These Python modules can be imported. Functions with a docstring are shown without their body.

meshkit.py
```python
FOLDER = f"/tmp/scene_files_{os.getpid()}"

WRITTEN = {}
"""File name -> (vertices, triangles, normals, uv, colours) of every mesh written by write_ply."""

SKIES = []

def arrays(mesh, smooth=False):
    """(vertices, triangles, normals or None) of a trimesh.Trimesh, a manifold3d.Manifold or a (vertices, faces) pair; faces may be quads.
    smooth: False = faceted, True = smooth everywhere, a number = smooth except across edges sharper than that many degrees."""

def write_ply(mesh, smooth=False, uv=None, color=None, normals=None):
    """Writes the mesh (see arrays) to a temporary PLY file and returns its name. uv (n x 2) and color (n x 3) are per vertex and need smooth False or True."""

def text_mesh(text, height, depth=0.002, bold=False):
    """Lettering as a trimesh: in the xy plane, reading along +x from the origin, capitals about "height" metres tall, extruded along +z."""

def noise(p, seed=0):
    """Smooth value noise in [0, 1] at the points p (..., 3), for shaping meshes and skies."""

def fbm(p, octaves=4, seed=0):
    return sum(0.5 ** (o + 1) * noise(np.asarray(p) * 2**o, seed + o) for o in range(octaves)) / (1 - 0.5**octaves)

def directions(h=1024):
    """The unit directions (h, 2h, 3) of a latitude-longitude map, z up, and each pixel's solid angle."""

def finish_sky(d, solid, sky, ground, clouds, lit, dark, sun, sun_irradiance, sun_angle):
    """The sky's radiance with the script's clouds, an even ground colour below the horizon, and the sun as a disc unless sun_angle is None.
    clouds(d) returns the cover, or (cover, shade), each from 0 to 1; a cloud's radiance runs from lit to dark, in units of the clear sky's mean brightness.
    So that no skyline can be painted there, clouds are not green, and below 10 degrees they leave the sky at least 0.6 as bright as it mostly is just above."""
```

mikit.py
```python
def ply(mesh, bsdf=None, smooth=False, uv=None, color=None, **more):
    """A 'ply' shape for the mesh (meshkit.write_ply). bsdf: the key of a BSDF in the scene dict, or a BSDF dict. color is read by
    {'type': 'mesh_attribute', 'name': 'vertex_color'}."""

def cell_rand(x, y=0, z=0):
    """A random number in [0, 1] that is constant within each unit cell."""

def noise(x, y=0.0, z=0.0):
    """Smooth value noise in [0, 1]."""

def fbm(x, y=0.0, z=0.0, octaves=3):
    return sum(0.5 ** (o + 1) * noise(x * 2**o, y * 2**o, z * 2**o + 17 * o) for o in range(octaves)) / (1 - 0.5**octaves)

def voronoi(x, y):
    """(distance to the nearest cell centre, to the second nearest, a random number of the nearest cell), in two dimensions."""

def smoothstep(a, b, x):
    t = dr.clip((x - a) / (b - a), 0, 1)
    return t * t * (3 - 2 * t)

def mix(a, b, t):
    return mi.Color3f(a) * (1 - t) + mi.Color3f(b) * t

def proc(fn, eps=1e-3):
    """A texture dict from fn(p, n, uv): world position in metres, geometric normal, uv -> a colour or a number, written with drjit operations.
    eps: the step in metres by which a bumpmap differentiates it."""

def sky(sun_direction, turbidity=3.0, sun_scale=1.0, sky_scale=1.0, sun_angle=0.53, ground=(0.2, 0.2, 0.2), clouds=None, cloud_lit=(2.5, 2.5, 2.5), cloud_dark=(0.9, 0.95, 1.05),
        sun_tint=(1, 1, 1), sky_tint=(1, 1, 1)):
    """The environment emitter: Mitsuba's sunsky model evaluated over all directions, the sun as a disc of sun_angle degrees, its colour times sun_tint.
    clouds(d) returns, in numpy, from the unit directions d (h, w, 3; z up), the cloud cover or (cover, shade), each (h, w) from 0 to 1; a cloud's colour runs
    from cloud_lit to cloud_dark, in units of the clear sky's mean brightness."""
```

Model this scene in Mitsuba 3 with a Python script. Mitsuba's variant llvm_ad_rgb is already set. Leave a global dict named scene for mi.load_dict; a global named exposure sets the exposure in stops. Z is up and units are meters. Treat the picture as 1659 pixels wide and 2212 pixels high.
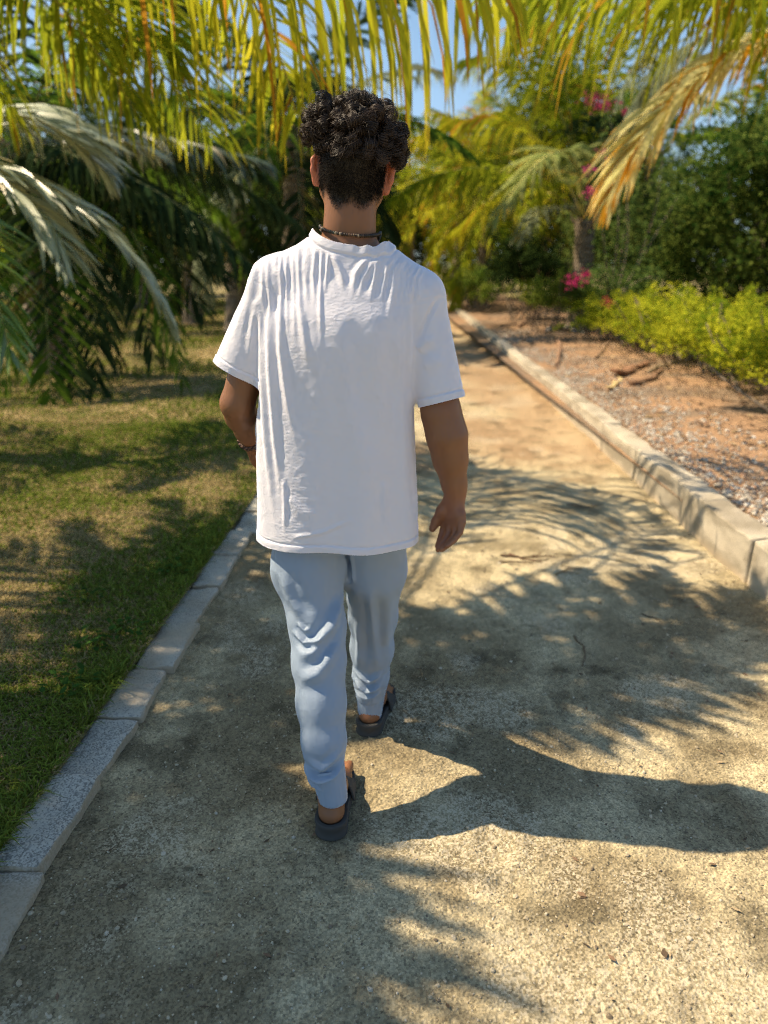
import math
import numpy as np
import trimesh
from scipy.interpolate import PchipInterpolator
import drjit as dr
import mitsuba as mi
import mikit
import meshkit
from mikit import proc, noise, fbm, cell_rand, smoothstep, mix

# ---------------------------------------------------------------- camera, sky, exposure
T = mi.ScalarTransform4f
H, PITCH = 1.465, math.radians(18.35)
CP, SP = math.cos(PITCH), math.sin(PITCH)
scene, labels = {}, {}
scene['camera'] = {'type': 'thinlens', 'fov': 54.87, 'fov_axis': 'x', 'near_clip': 0.05, 'far_clip': 2000.0,
                   'aperture_radius': 0.0068, 'focus_distance': 1.90,
                   'to_world': T().look_at(origin=[0, 0, H], target=[0, CP, H - SP], up=[0, 0, 1])}
SUN_EL, SUN_AZ = math.radians(52), math.radians(12)      # sun at the left, a little ahead
SUN = [-math.cos(SUN_EL) * math.cos(SUN_AZ), math.cos(SUN_EL) * math.sin(SUN_AZ), math.sin(SUN_EL)]
scene['sky_light'] = mikit.sky(SUN, turbidity=3, sun_scale=1.0, sun_tint=(1.0, 0.98, 0.91), sky_tint=(1.02, 1.0, 0.95), ground=(0.22, 0.20, 0.12))
exposure = 2.36


# ---------------------------------------------------------------- helpers
def W(px, py, Y):
    """measured point of the photograph (at 1659 wide) at distance Y along the path -> metres"""
    t = (1106 - py) / 1598.0
    dz = Y * (t * CP - SP) / (CP + t * SP)
    return np.array([(px - 829.5) / 1598.0 * (Y * CP - dz * SP), Y, H + dz])


def put(key, mesh, bsdf, smooth=False, color=None, label=None, cat=None, group=None, kind=None):
    while key in scene:
        head, _, tail = key.rpartition('_')
        key = f'{head}_{int(tail) + 1:03d}' if tail.isdigit() and len(tail) == 3 else key + '_001'
    scene[key] = mikit.ply(mesh, bsdf, smooth=smooth, color=color)
    tag(key, label, cat, group, kind)
    return key


def tag(key, label=None, cat=None, group=None, kind=None):
    d = {k: v for k, v in (('label', label), ('category', cat), ('group', group), ('kind', kind)) if v}
    if d:
        labels.setdefault(key, {}).update(d)


def unit(v):
    v = np.asarray(v, float)
    return v / np.maximum(np.linalg.norm(v, axis=-1, keepdims=True), 1e-9)


def join(parts):
    vs, fs, cs, n = [], [], [], 0
    for p in parts:
        vs.append(p[0]); fs.append(np.asarray(p[1]) + n); n += len(p[0])
        if len(p) > 2: cs.append(p[2])
    return (np.vstack(vs), np.vstack(fs)) + ((np.vstack(cs),) if cs else ())


def tri(f):
    f = np.asarray(f)
    return np.vstack([f[:, [0, 1, 2]], f[:, [0, 2, 3]]]) if f.shape[1] == 4 else f


def tube(pts, rad, sides=6, caps=True, flat=1.0):
    pts = np.asarray(pts, float); n = len(pts)
    rad = np.broadcast_to(np.asarray(rad, float), (n,))
    t = unit(np.gradient(pts, axis=0))
    ref = np.array([0, 0, 1.0]) if abs(t[:, 2]).mean() < 0.8 else np.array([1.0, 0, 0])
    a = unit(np.cross(t, ref)); b = np.cross(t, a)
    ang = np.arange(sides) * 2 * np.pi / sides
    v = pts[:, None] + rad[:, None, None] * (np.cos(ang)[None, :, None] * a[:, None] + flat * np.sin(ang)[None, :, None] * b[:, None])
    v = v.reshape(-1, 3)
    i = np.arange(n - 1)[:, None] * sides; j = np.arange(sides)[None]; j2 = (j + 1) % sides
    f = tri(np.stack([i + j, i + j2, i + sides + j2, i + sides + j], -1).reshape(-1, 4))
    if caps:
        v = np.vstack([v, pts[0], pts[-1]]); k = len(v)
        jj = np.arange(sides); jn = (jj + 1) % sides
        f = np.vstack([f, np.stack([jn, jj, jj * 0 + k - 2], 1), np.stack([jj, jn, jj * 0 + k - 1], 1)[:, [0, 1, 2]] + [(n - 1) * sides, (n - 1) * sides, 0]])
    return v, f


def bez(p0, p1, p2, n):
    u = np.linspace(0, 1, n)[:, None]
    return (1 - u) ** 2 * np.asarray(p0) + 2 * u * (1 - u) * np.asarray(p1) + u ** 2 * np.asarray(p2)


class Field:
    """a distance field on a grid; solids are blended in one by one, then skinned"""

    def __init__(self, lo, hi, h):
        self.lo, self.h = np.array(lo, float), h
        self.n = np.ceil((np.array(hi) - lo) / h).astype(int) + 1
        self.a = np.full(self.n, 1.0, np.float32)

    def box(self, lo, hi):
        i0 = np.maximum(np.floor((np.asarray(lo) - self.lo) / self.h).astype(int), 0)
        i1 = np.minimum(np.ceil((np.asarray(hi) - self.lo) / self.h).astype(int) + 1, self.n)
        sl = tuple(slice(a, max(a, b)) for a, b in zip(i0, i1))
        g = [(self.lo[k] + self.h * np.arange(i0[k], max(i0[k], i1[k]))).astype(np.float32) for k in range(3)]
        return sl, g[0][:, None, None], g[1][None, :, None], g[2][None, None, :]

    def blend(self, lo, hi, fn, k=0.0, op='+'):
        m = k + 4 * self.h
        sl, x, y, z = self.box(np.asarray(lo) - m, np.asarray(hi) + m)
        d = fn(x, y, z); a = self.a[sl]
        if op == '-':
            d = -d
            hh = np.maximum(k - np.abs(a - d), 0) / k if k else 0
            self.a[sl] = np.maximum(a, d) + hh * hh * k * 0.25
        else:
            hh = np.maximum(k - np.abs(a - d), 0) / k if k else 0
            self.a[sl] = np.minimum(a, d) - hh * hh * k * 0.25

    def cone(self, a, b, ra, rb, k=0.02, op='+'):
        a, b = np.asarray(a, float), np.asarray(b, float); ba = b - a; bb = max(ba @ ba, 1e-9)

        def fn(x, y, z):
            px, py, pz = x - a[0], y - a[1], z - a[2]
            t = np.clip((px * ba[0] + py * ba[1] + pz * ba[2]) / bb, 0, 1)
            return np.sqrt((px - t * ba[0]) ** 2 + (py - t * ba[1]) ** 2 + (pz - t * ba[2]) ** 2) - (ra + (rb - ra) * t)
        r = max(ra, rb)
        self.blend(np.minimum(a, b) - r, np.maximum(a, b) + r, fn, k, op)

    def chain(self, pts, rads, k=0.02):
        for i in range(len(pts) - 1):
            self.cone(pts[i], pts[i + 1], rads[i], rads[i + 1], k)

    def ell(self, c, r, R=np.eye(3), k=0.02, op='+'):
        c, r = np.asarray(c, float), np.asarray(r, float)

        def fn(x, y, z):
            q = [(R[0, i] * (x - c[0]) + R[1, i] * (y - c[1]) + R[2, i] * (z - c[2])) for i in range(3)]
            l = np.sqrt(sum((q[i] / r[i]) ** 2 for i in range(3)))
            m = np.sqrt(sum((q[i] / r[i] ** 2) ** 2 for i in range(3)))
            return l * (l - 1) / np.maximum(m, 1e-6)
        m = r.max()
        self.blend(c - m, c + m, fn, k, op)

    def loft(self, rows, p=2.3, k=0.02):
        """rows: z, cx, cy, half width, half depth"""
        rows = np.array(rows); zs = rows[:, 0]

        def fn(x, y, z):
            zz = np.clip(z, zs[0], zs[-1])
            cx, cy, a, b = (PchipInterpolator(zs, rows[:, j])(zz.ravel()).reshape(z.shape).astype(np.float32) for j in (1, 2, 3, 4))
            l = (np.abs((x - cx) / a) ** p + np.abs((y - cy) / b) ** p) ** (1 / p)
            d = (l - 1) * np.minimum(a, b)
            return np.maximum(d, np.maximum(zs[0] - z, z - zs[-1]))
        w = rows[:, 3].max() + 0.05; dd = rows[:, 4].max() + 0.05
        self.blend([rows[:, 1].min() - w, rows[:, 2].min() - dd, zs[0]], [rows[:, 1].max() + w, rows[:, 2].max() + dd, zs[-1]], fn, k)

    def skin(self, iters=3):
        a = self.a; s = a < 0
        c = sum(s[i:s.shape[0] - 1 + i, j:s.shape[1] - 1 + j, k:s.shape[2] - 1 + k].astype(np.int8) for i in (0, 1) for j in (0, 1) for k in (0, 1))
        cells = np.argwhere((c > 0) & (c < 8))
        off = np.array([[i, j, k] for i in (0, 1) for j in (0, 1) for k in (0, 1)])
        val = np.stack([a[tuple((cells + o).T)] for o in off], 1)
        acc, cnt = np.zeros((len(cells), 3)), np.zeros(len(cells))
        for p in range(8):
            for q in range(p + 1, 8):
                if np.abs(off[p] - off[q]).sum() == 1:
                    m = (val[:, p] < 0) != (val[:, q] < 0)
                    t = val[m, p] / (val[m, p] - val[m, q])
                    acc[m] += off[p] + t[:, None] * (off[q] - off[p]); cnt[m] += 1
        v = self.lo + self.h * (cells + acc / cnt[:, None])
        idx = np.full(np.array(a.shape) - 1, -1, np.int32); idx[tuple(cells.T)] = np.arange(len(cells))
        quads = []
        for ax in range(3):
            b1, b2 = (ax + 1) % 3, (ax + 2) % 3
            lo_ = [slice(None)] * 3; hi_ = [slice(None)] * 3
            lo_[ax], hi_[ax] = slice(0, -1), slice(1, None)
            e = np.argwhere(s[tuple(lo_)] != s[tuple(hi_)])
            e = e[(e[:, b1] > 0) & (e[:, b2] > 0) & (e[:, b1] < a.shape[b1] - 1) & (e[:, b2] < a.shape[b2] - 1)]
            ins = s[tuple(e.T)]
            d1, d2 = np.eye(3, dtype=int)[b1], np.eye(3, dtype=int)[b2]
            q = np.stack([idx[tuple((e - d1 - d2).T)], idx[tuple((e - d2).T)], idx[tuple(e.T)], idx[tuple((e - d1).T)]], 1)
            q[~ins] = q[~ins][:, ::-1]
            quads.append(q)
        f = tri(np.vstack(quads))
        return relax(v, f, iters), f


def relax(v, f, iters, lam=0.5, mu=-0.52):
    from scipy.sparse import coo_matrix
    e = np.vstack([f[:, [0, 1]], f[:, [1, 2]], f[:, [2, 0]]])
    A = coo_matrix((np.ones(2 * len(e)), (np.r_[e[:, 0], e[:, 1]], np.r_[e[:, 1], e[:, 0]])), shape=(len(v), len(v))).tocsr()
    A.data[:] = 1
    deg = np.maximum(np.asarray(A.sum(1)).ravel(), 1)[:, None]
    for _ in range(iters):
        v = v + lam * (A @ v / deg - v)
        v = v + mu * (A @ v / deg - v)
    return v


def vnormals(v, f):
    n = np.zeros_like(v); fn = np.cross(v[f[:, 1]] - v[f[:, 0]], v[f[:, 2]] - v[f[:, 0]])
    for k in range(3): np.add.at(n, f[:, k], fn)
    return unit(n)


def clip(v, f, g):
    """keeps the part of the mesh where g < 0, cut cleanly at g = 0"""
    keep = g < 0; c = keep[f].sum(1)
    out = [f[c == 3]]; newv, cache = [], {}

    def mid(i, j):
        key = (min(i, j), max(i, j))
        if key not in cache:
            t = g[i] / (g[i] - g[j]); cache[key] = len(v) + len(newv); newv.append(v[i] + t * (v[j] - v[i]))
        return cache[key]
    ex = []
    for fa in f[(c == 1) | (c == 2)]:
        k = keep[fa]
        if k.sum() == 1:
            r = int(np.argmax(k)); a, b, d = fa[r], fa[(r + 1) % 3], fa[(r + 2) % 3]
            ex.append([a, mid(a, b), mid(a, d)])
        else:
            r = int(np.argmin(k)); a, b, d = fa[r], fa[(r + 1) % 3], fa[(r + 2) % 3]
            m1, m2 = mid(a, b), mid(a, d)
            ex += [[m1, b, d], [m1, d, m2]]
    f2 = np.vstack(out + ([np.array(ex)] if ex else []))
    v2 = np.vstack([v] + ([np.array(newv)] if newv else []))
    used = np.unique(f2); re = np.full(len(v2), -1); re[used] = np.arange(len(used))
    return v2[used], re[f2]


def thicken(v, f, t):
    n = vnormals(v, f); m = len(v)
    e = np.vstack([f[:, [0, 1]], f[:, [1, 2]], f[:, [2, 0]]])
    key = np.sort(e, 1); _, inv, cnt = np.unique(key, axis=0, return_inverse=True, return_counts=True)
    b = e[cnt[inv.ravel()] == 1]
    rim = np.vstack([np.stack([b[:, 1], b[:, 0], b[:, 0] + m], 1), np.stack([b[:, 1], b[:, 0] + m, b[:, 1] + m], 1)])
    return np.vstack([v, v - n * t]), np.vstack([f, f[:, ::-1] + m, rim])


def seg_dist(p, poly):
    """distance of 2-D points to a polyline and the place along it (0..1)"""
    best, at = np.full(len(p), 9.0), np.zeros(len(p)); poly = np.asarray(poly, float)
    L = np.r_[0, np.cumsum(np.linalg.norm(np.diff(poly, axis=0), axis=1))]
    for i in range(len(poly) - 1):
        a, b = poly[i], poly[i + 1]; ba = b - a
        t = np.clip(((p - a) @ ba) / (ba @ ba), 0, 1)
        d = np.linalg.norm(p - a - t[:, None] * ba, axis=1); m = d < best
        best[m] = d[m]; at[m] = (L[i] + t[m] * (L[i + 1] - L[i])) / L[-1]
    return best, at


def rot(yaw=0, pitch=0, roll=0):
    cz, sz, cx, sx, cy, sy = math.cos(yaw), math.sin(yaw), math.cos(pitch), math.sin(pitch), math.cos(roll), math.sin(roll)
    Rz = np.array([[cz, -sz, 0], [sz, cz, 0], [0, 0, 1]]); Rx = np.array([[1, 0, 0], [0, cx, -sx], [0, sx, cx]]); Ry = np.array([[cy, 0, sy], [0, 1, 0], [-sy, 0, cy]])
    return Rz @ Rx @ Ry


# ---------------------------------------------------------------- materials
VC = {'type': 'mesh_attribute', 'name': 'vertex_color'}


def rgb(*c): return {'type': 'rgb', 'value': list(map(float, c))}


def princ(color, rough, **k): return {'type': 'principled', 'base_color': color if isinstance(color, dict) else rgb(*color), 'roughness': rough, **k}


def two(b): return {'type': 'twosided', 'bsdf': b}


def bump(b, fn, scale, eps=1e-3): return {'type': 'bumpmap', 'arbitrary': proc(fn, eps), 'scale': scale, 'bsdf': b}


def path_color(p, n, uv):
    x, y = p.x, p.y
    big = fbm(x * 1.3, y * 1.3, 3.0, 4)
    mid = fbm(x * 6 + 9, y * 6, 1.0, 4)
    c = mix((0.48, 0.405, 0.250), (0.24, 0.195, 0.115), smoothstep(0.36, 0.66, 0.5 * big + 0.5 * mid))
    red = smoothstep(4.6, 6.2, y + 0.8 * (mid - 0.5)) * smoothstep(0.40, 0.75, big + 0.22 * smoothstep(0.4, 1.6, x) + 0.1 * smoothstep(6, 9, y))
    c = mix(c, (0.36, 0.225, 0.125), red * 0.6)
    s = 0.42 * cell_rand(dr.floor(x * 165 + 2.2 * mid), dr.floor(y * 165)) + 0.33 * cell_rand(dr.floor(x * 290), dr.floor(y * 290), 4) + 0.25 * noise(x * 70, y * 70, 9.0)
    c = c * (0.28 + 1.36 * s)
    pale = smoothstep(0.56, 0.70, fbm(x * 3.1 + 40, y * 3.1, 8.0, 5)) * smoothstep(0.40, 0.75, s)
    c = mix(c, (0.55, 0.485, 0.35), pale * 0.8)
    dirt = smoothstep(0.54, 0.80, fbm(x * 8 + 70, y * 8, 4.0, 5))
    return c * (1 - 0.45 * dirt)


def path_bump(p, n, uv):
    return 0.0032 * noise(p.x * 210, p.y * 210) + 0.0026 * noise(p.x * 100, p.y * 100, 5.0) + 0.006 * fbm(p.x * 20, p.y * 20, 2.0, 2)


def stone_color(p, n, uv):
    g = noise(p.x * 260, p.y * 260, p.z * 260)
    b = fbm(p.x * 6, p.y * 6, p.z * 6, 3)
    k = 0.5 * cell_rand(dr.floor(p.x * 210), dr.floor(p.y * 210), dr.floor(p.z * 60)) + 0.5 * g
    c = mix((0.20, 0.195, 0.175), (0.52, 0.50, 0.43), smoothstep(0.22, 0.62, 0.62 * k + 0.38 * b))
    sand = smoothstep(0.56, 0.86, fbm(p.x * 2.2 + 5, p.y * 2.2, 1.0, 3) + 0.14 * smoothstep(1.6, 3.2, p.y))
    side = 1 - smoothstep(0.35, 0.75, n.z)
    return mix(c, (0.40, 0.32, 0.21), dr.maximum(sand * 0.75, side * 0.8))


def kerb_color(p, n, uv):
    b = fbm(p.x * 4, p.y * 4, p.z * 8, 4)
    g = noise(p.x * 220, p.y * 220, p.z * 220)
    c = mix((0.44, 0.39, 0.30), (0.26, 0.225, 0.165), smoothstep(0.35, 0.70, b))
    c = c * (0.86 + 0.28 * g)
    return mix(c, (0.44, 0.33, 0.20), smoothstep(0.10, 0.0, p.z + 0.05 * b) * 0.8)


def rough_bump(p, n, uv): return 0.003 * noise(p.x * 170, p.y * 170, p.z * 170) + 0.004 * noise(p.x * 45, p.y * 45, p.z * 45)


def lawn_color(p, n, uv):
    b = fbm(p.x * 1.6, p.y * 1.6, 2.0, 4); f = noise(p.x * 60, p.y * 60)
    c = mix((0.15, 0.14, 0.05), (0.30, 0.235, 0.12), smoothstep(0.35, 0.65, b))
    return c * (0.7 + 0.6 * f)


def soil_color(p, n, uv):
    b = fbm(p.x * 1.7 + 3, p.y * 1.7, 6.0, 4); f = noise(p.x * 90, p.y * 90)
    c = mix((0.30, 0.19, 0.112), (0.20, 0.145, 0.10), smoothstep(0.35, 0.65, b))
    return c * (0.75 + 0.5 * f)


def soil_bump(p, n, uv): return 0.01 * noise(p.x * 40, p.y * 40) + 0.006 * noise(p.x * 95, p.y * 95)


def bark_color(p, n, uv):
    r = noise(p.x * 9, p.y * 9, p.z * 22); f = noise(p.x * 60, p.y * 60, p.z * 60)
    return mix((0.16, 0.125, 0.09), (0.31, 0.25, 0.185), smoothstep(0.25, 0.75, 0.6 * r + 0.4 * f))


def weave(p, n, uv): return 0.0006 * noise(p.x * 700, p.y * 700, p.z * 700) + 0.0009 * noise(p.x * 120, p.y * 120, p.z * 260)


MATS = {
    'path_mat': two(bump(princ(proc(path_color), 0.95, specular=0.15), path_bump, 1.0, 0.0015)),
    'edging_mat': two(bump(princ(proc(stone_color), 0.9, specular=0.25), rough_bump, 1.0, 0.001)),
    'kerb_mat': two(bump(princ(proc(kerb_color), 0.9, specular=0.2), rough_bump, 0.8, 0.001)),
    'lawn_mat': two(princ(proc(lawn_color), 0.95, specular=0.1)),
    'soil_mat': two(bump(princ(proc(soil_color), 0.95, specular=0.1), soil_bump, 1.0, 0.003)),
    'bark_mat': two(princ(proc(bark_color), 0.9, specular=0.15)),
    'vertex_mat': two(princ(VC, 0.85, specular=0.2)),
    'stone_mat': two(princ(VC, 0.8, specular=0.3)),
    'leaf_mat': {'type': 'principledthin', 'base_color': VC, 'roughness': 0.42, 'eta': 1.45, 'diff_trans': 1.1},
    'glossy_leaf_mat': {'type': 'principledthin', 'base_color': VC, 'roughness': 0.30, 'eta': 1.6, 'diff_trans': 0.55},
    'waxy_leaf_mat': two(princ(VC, 0.42, specular=0.8, clearcoat=0.4, clearcoat_gloss=0.6)),
    'blade_mat': {'type': 'principledthin', 'base_color': VC, 'roughness': 0.6, 'eta': 1.35, 'diff_trans': 0.7},
    'skin_mat': princ(VC, 0.48, specular=0.45, sheen=0.15),
    'shirt_mat': two(bump(princ((0.70, 0.695, 0.755), 0.92, specular=0.15, sheen=0.25), weave, 1.0, 0.0006)),
    'trouser_mat': two(bump(princ((0.265, 0.335, 0.43), 0.55, specular=0.35, sheen=0.6), weave, 0.6, 0.0006)),
    'hair_mat': two(princ(VC, 0.44, specular=0.5)),
    'cropped_mat': two(princ(VC, 0.8, specular=0.15)),
    'sandal_mat': two(princ((0.055, 0.055, 0.052), 0.75, specular=0.3)),
    'bead_mat': princ(VC, 0.35, specular=0.5),
    'leather_mat': princ(VC, 0.55, specular=0.4),
}
scene.update(MATS)


# ---------------------------------------------------------------- the person
def build_person():
    rng = np.random.default_rng(5)
    tag('person', 'man walking away on sandy path in white t-shirt and pale blue joggers', 'person')
    # ---- body: one continuous surface
    F = Field([-0.50, 1.55, -0.005], [0.27, 2.36, 1.84], 0.004)
    hc = np.array([-0.072, 1.965, 1.712]); HR = rot(0, math.radians(-4), math.radians(7))   # head, tilted to the right
    hp = lambda x, y, z: hc + HR @ np.array([x, y, z])
    F.ell(hc + HR @ [0, -0.008, 0.012], [0.078, 0.098, 0.090], HR, 0.0)
    F.ell(hp(0, -0.03, -0.012), [0.070, 0.075, 0.080], HR, 0.03)
    F.ell(hp(0, 0.035, -0.045), [0.060, 0.062, 0.078], HR, 0.03)
    F.cone(hp(-0.022, 0.072, -0.105), hp(0.022, 0.072, -0.105), 0.022, 0.022, 0.03)
    F.cone(hp(-0.058, 0.02, -0.075), hp(-0.03, 0.07, -0.105), 0.018, 0.016, 0.03)
    F.cone(hp(0.058, 0.02, -0.075), hp(0.03, 0.07, -0.105), 0.018, 0.016, 0.03)
    F.cone(hp(0, 0.094, 0.0), hp(0, 0.108, -0.036), 0.009, 0.013, 0.012)                     # nose
    F.cone(hp(-0.014, 0.096, -0.040), hp(0.014, 0.096, -0.040), 0.009, 0.009, 0.01)
    F.cone(hp(-0.034, 0.084, 0.018), hp(0.034, 0.084, 0.018), 0.013, 0.013, 0.015)         # brow
    for s in (-1, 1):
        F.ell(hp(s * 0.031, 0.098, 0.0), [0.017, 0.012, 0.010], HR, 0.012, '-')
        F.ell(hp(s * 0.031, 0.083, 0.0), [0.012, 0.012, 0.011], HR, 0.002)                  # eyes
        F.ell(hp(s * 0.045, 0.073, -0.028), [0.018, 0.014, 0.016], HR, 0.02)                # cheeks
        E = HR @ rot(s * math.radians(-24), 0, s * math.radians(6))
        F.ell(hp(s * 0.0845, -0.004, -0.034), [0.0080, 0.021, 0.037], E, 0.006)             # ears
        F.chain([hp(s * 0.0885, -0.014, 0.000), hp(s * 0.0955, -0.021, -0.018), hp(s * 0.0945, -0.019, -0.040), hp(s * 0.0870, -0.010, -0.066)], [0.0050, 0.0062, 0.0062, 0.0078], 0.007)
    F.cone(hp(-0.018, 0.092, -0.066), hp(0.018, 0.092, -0.066), 0.008, 0.008, 0.008)        # mouth
    F.cone(hp(-0.016, 0.093, -0.075), hp(0.016, 0.093, -0.075), 0.008, 0.008, 0.006)
    # neck and trunk
    F.loft([[1.48, -0.088, 1.962, 0.072, 0.058], [1.53, -0.086, 1.952, 0.067, 0.060], [1.57, -0.084, 1.950, 0.0645, 0.061], [1.66, -0.080, 1.958, 0.062, 0.060]], 2.0, 0.03)
    F.loft([[0.80, -0.118, 1.925, 0.160, 0.110], [0.95, -0.118, 1.93, 0.165, 0.11], [1.10, -0.115, 1.935, 0.160, 0.105], [1.25, -0.105, 1.945, 0.16, 0.100], [1.38, -0.098, 1.958, 0.150, 0.09],
            [1.46, -0.092, 1.966, 0.105, 0.066], [1.50, -0.09, 1.962, 0.075, 0.058]], 2.2, 0.04)
    LS, RS = np.array([-0.265, 1.935, 1.420]), np.array([0.085, 1.940, 1.390])
    F.cone([-0.11, 1.955, 1.472], LS, 0.045, 0.052, 0.05); F.cone([-0.075, 1.955, 1.467], RS, 0.045, 0.050, 0.05)
    # left arm: raised a little, the forearm swings forward
    LE, LW = W(513, 872, 1.930), W(541, 952, 2.085)
    F.chain([LS, (LS + LE) / 2 + [-0.006, -0.004, 0], LE], [0.056, 0.050, 0.043], 0.02)
    F.chain([LE, LE * 0.70 + LW * 0.30 + [0, -0.004, 0.0], LE * 0.3 + LW * 0.7, LW], [0.043, 0.042, 0.033, 0.027], 0.015)
    # right arm hangs, palm to the back
    RE, RW = np.array([0.148, 1.895, 1.105]), W(984, 1062, 1.885)
    F.chain([RS, (RS + RE) / 2 + [0.004, -0.006, 0], RE], [0.056, 0.051, 0.046], 0.02)
    F.chain([RE, RE * 0.72 + RW * 0.28 + [0.004, -0.004, 0], RE * 0.42 + RW * 0.58 + [0.002, 0, 0], RE * 0.1 + RW * 0.9, RW], [0.046, 0.0480, 0.0410, 0.0280, 0.0262], 0.03)

    def hand(mcp, pip, dip, tips, wrist, thumb, tr):
        rr = [0.0094, 0.0098, 0.0094, 0.0082]
        for a in (0, 1, 2, 3):
            F.cone(wrist * 0.85 + mcp[a] * 0.15, mcp[a], 0.0155, 0.0120, 0.018)
            F.chain([mcp[a], pip[a], dip[a], tips[a]], [0.0115, rr[a], rr[a] * 0.93, rr[a] * 0.80], 0.002)
        for a in (0, 1, 2):
            F.cone(mcp[a] * 0.75 + wrist * 0.25, mcp[a + 1] * 0.75 + wrist * 0.25, 0.0125, 0.0125, 0.012)
        F.chain(thumb, tr, 0.010)
    m = [W(963, 1124, 1.905), W(974, 1131, 1.885), W(986, 1133, 1.865), W(997, 1129, 1.848)]
    p = [W(957, 1146, 1.900), W(969, 1155, 1.874), W(983, 1157, 1.852), W(994, 1150, 1.836)]
    d = [W(951, 1165, 1.890), W(958, 1173, 1.860), W(969, 1175, 1.838), W(981, 1167, 1.824)]
    t = [W(945, 1180, 1.880), W(946, 1187, 1.848), W(954, 1187, 1.826), W(966, 1180, 1.814)]
    hand(m, p, d, t, RW, [RW * 0.75 + m[0] * 0.25 + [-0.006, 0.004, 0], W(956, 1104, 1.896), W(942, 1126, 1.898), W(934, 1142, 1.893)], [0.018, 0.0165, 0.0115, 0.0098])
    o = LW
    m = [o + [0.048, 0.050, -0.062], o + [0.034, 0.050, -0.075], o + [0.018, 0.047, -0.080], o + [0.004, 0.042, -0.076]]
    p = [a + [0.012, 0.020, -0.030] for a in m]; d = [a + [0.014, 0.008, -0.022] for a in p]; t = [a + [0.012, -0.002, -0.020] for a in d]
    hand(m, p, d, t, LW, [o + [0.018, 0.020, -0.02], o + [0.045, 0.030, -0.040], o + [0.060, 0.045, -0.072], o + [0.064, 0.050, -0.094]], [0.016, 0.0155, 0.0115, 0.0098])
    # legs
    LH, RH = np.array([-0.195, 1.925, 0.88]), np.array([-0.040, 1.935, 0.88])
    LK, RK = np.array([-0.178, 1.850, 0.50]), np.array([-0.030, 2.110, 0.49])
    LA, RA = np.array([-0.143, 1.672, 0.108]), np.array([-0.044, 2.132, 0.100])
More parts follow.
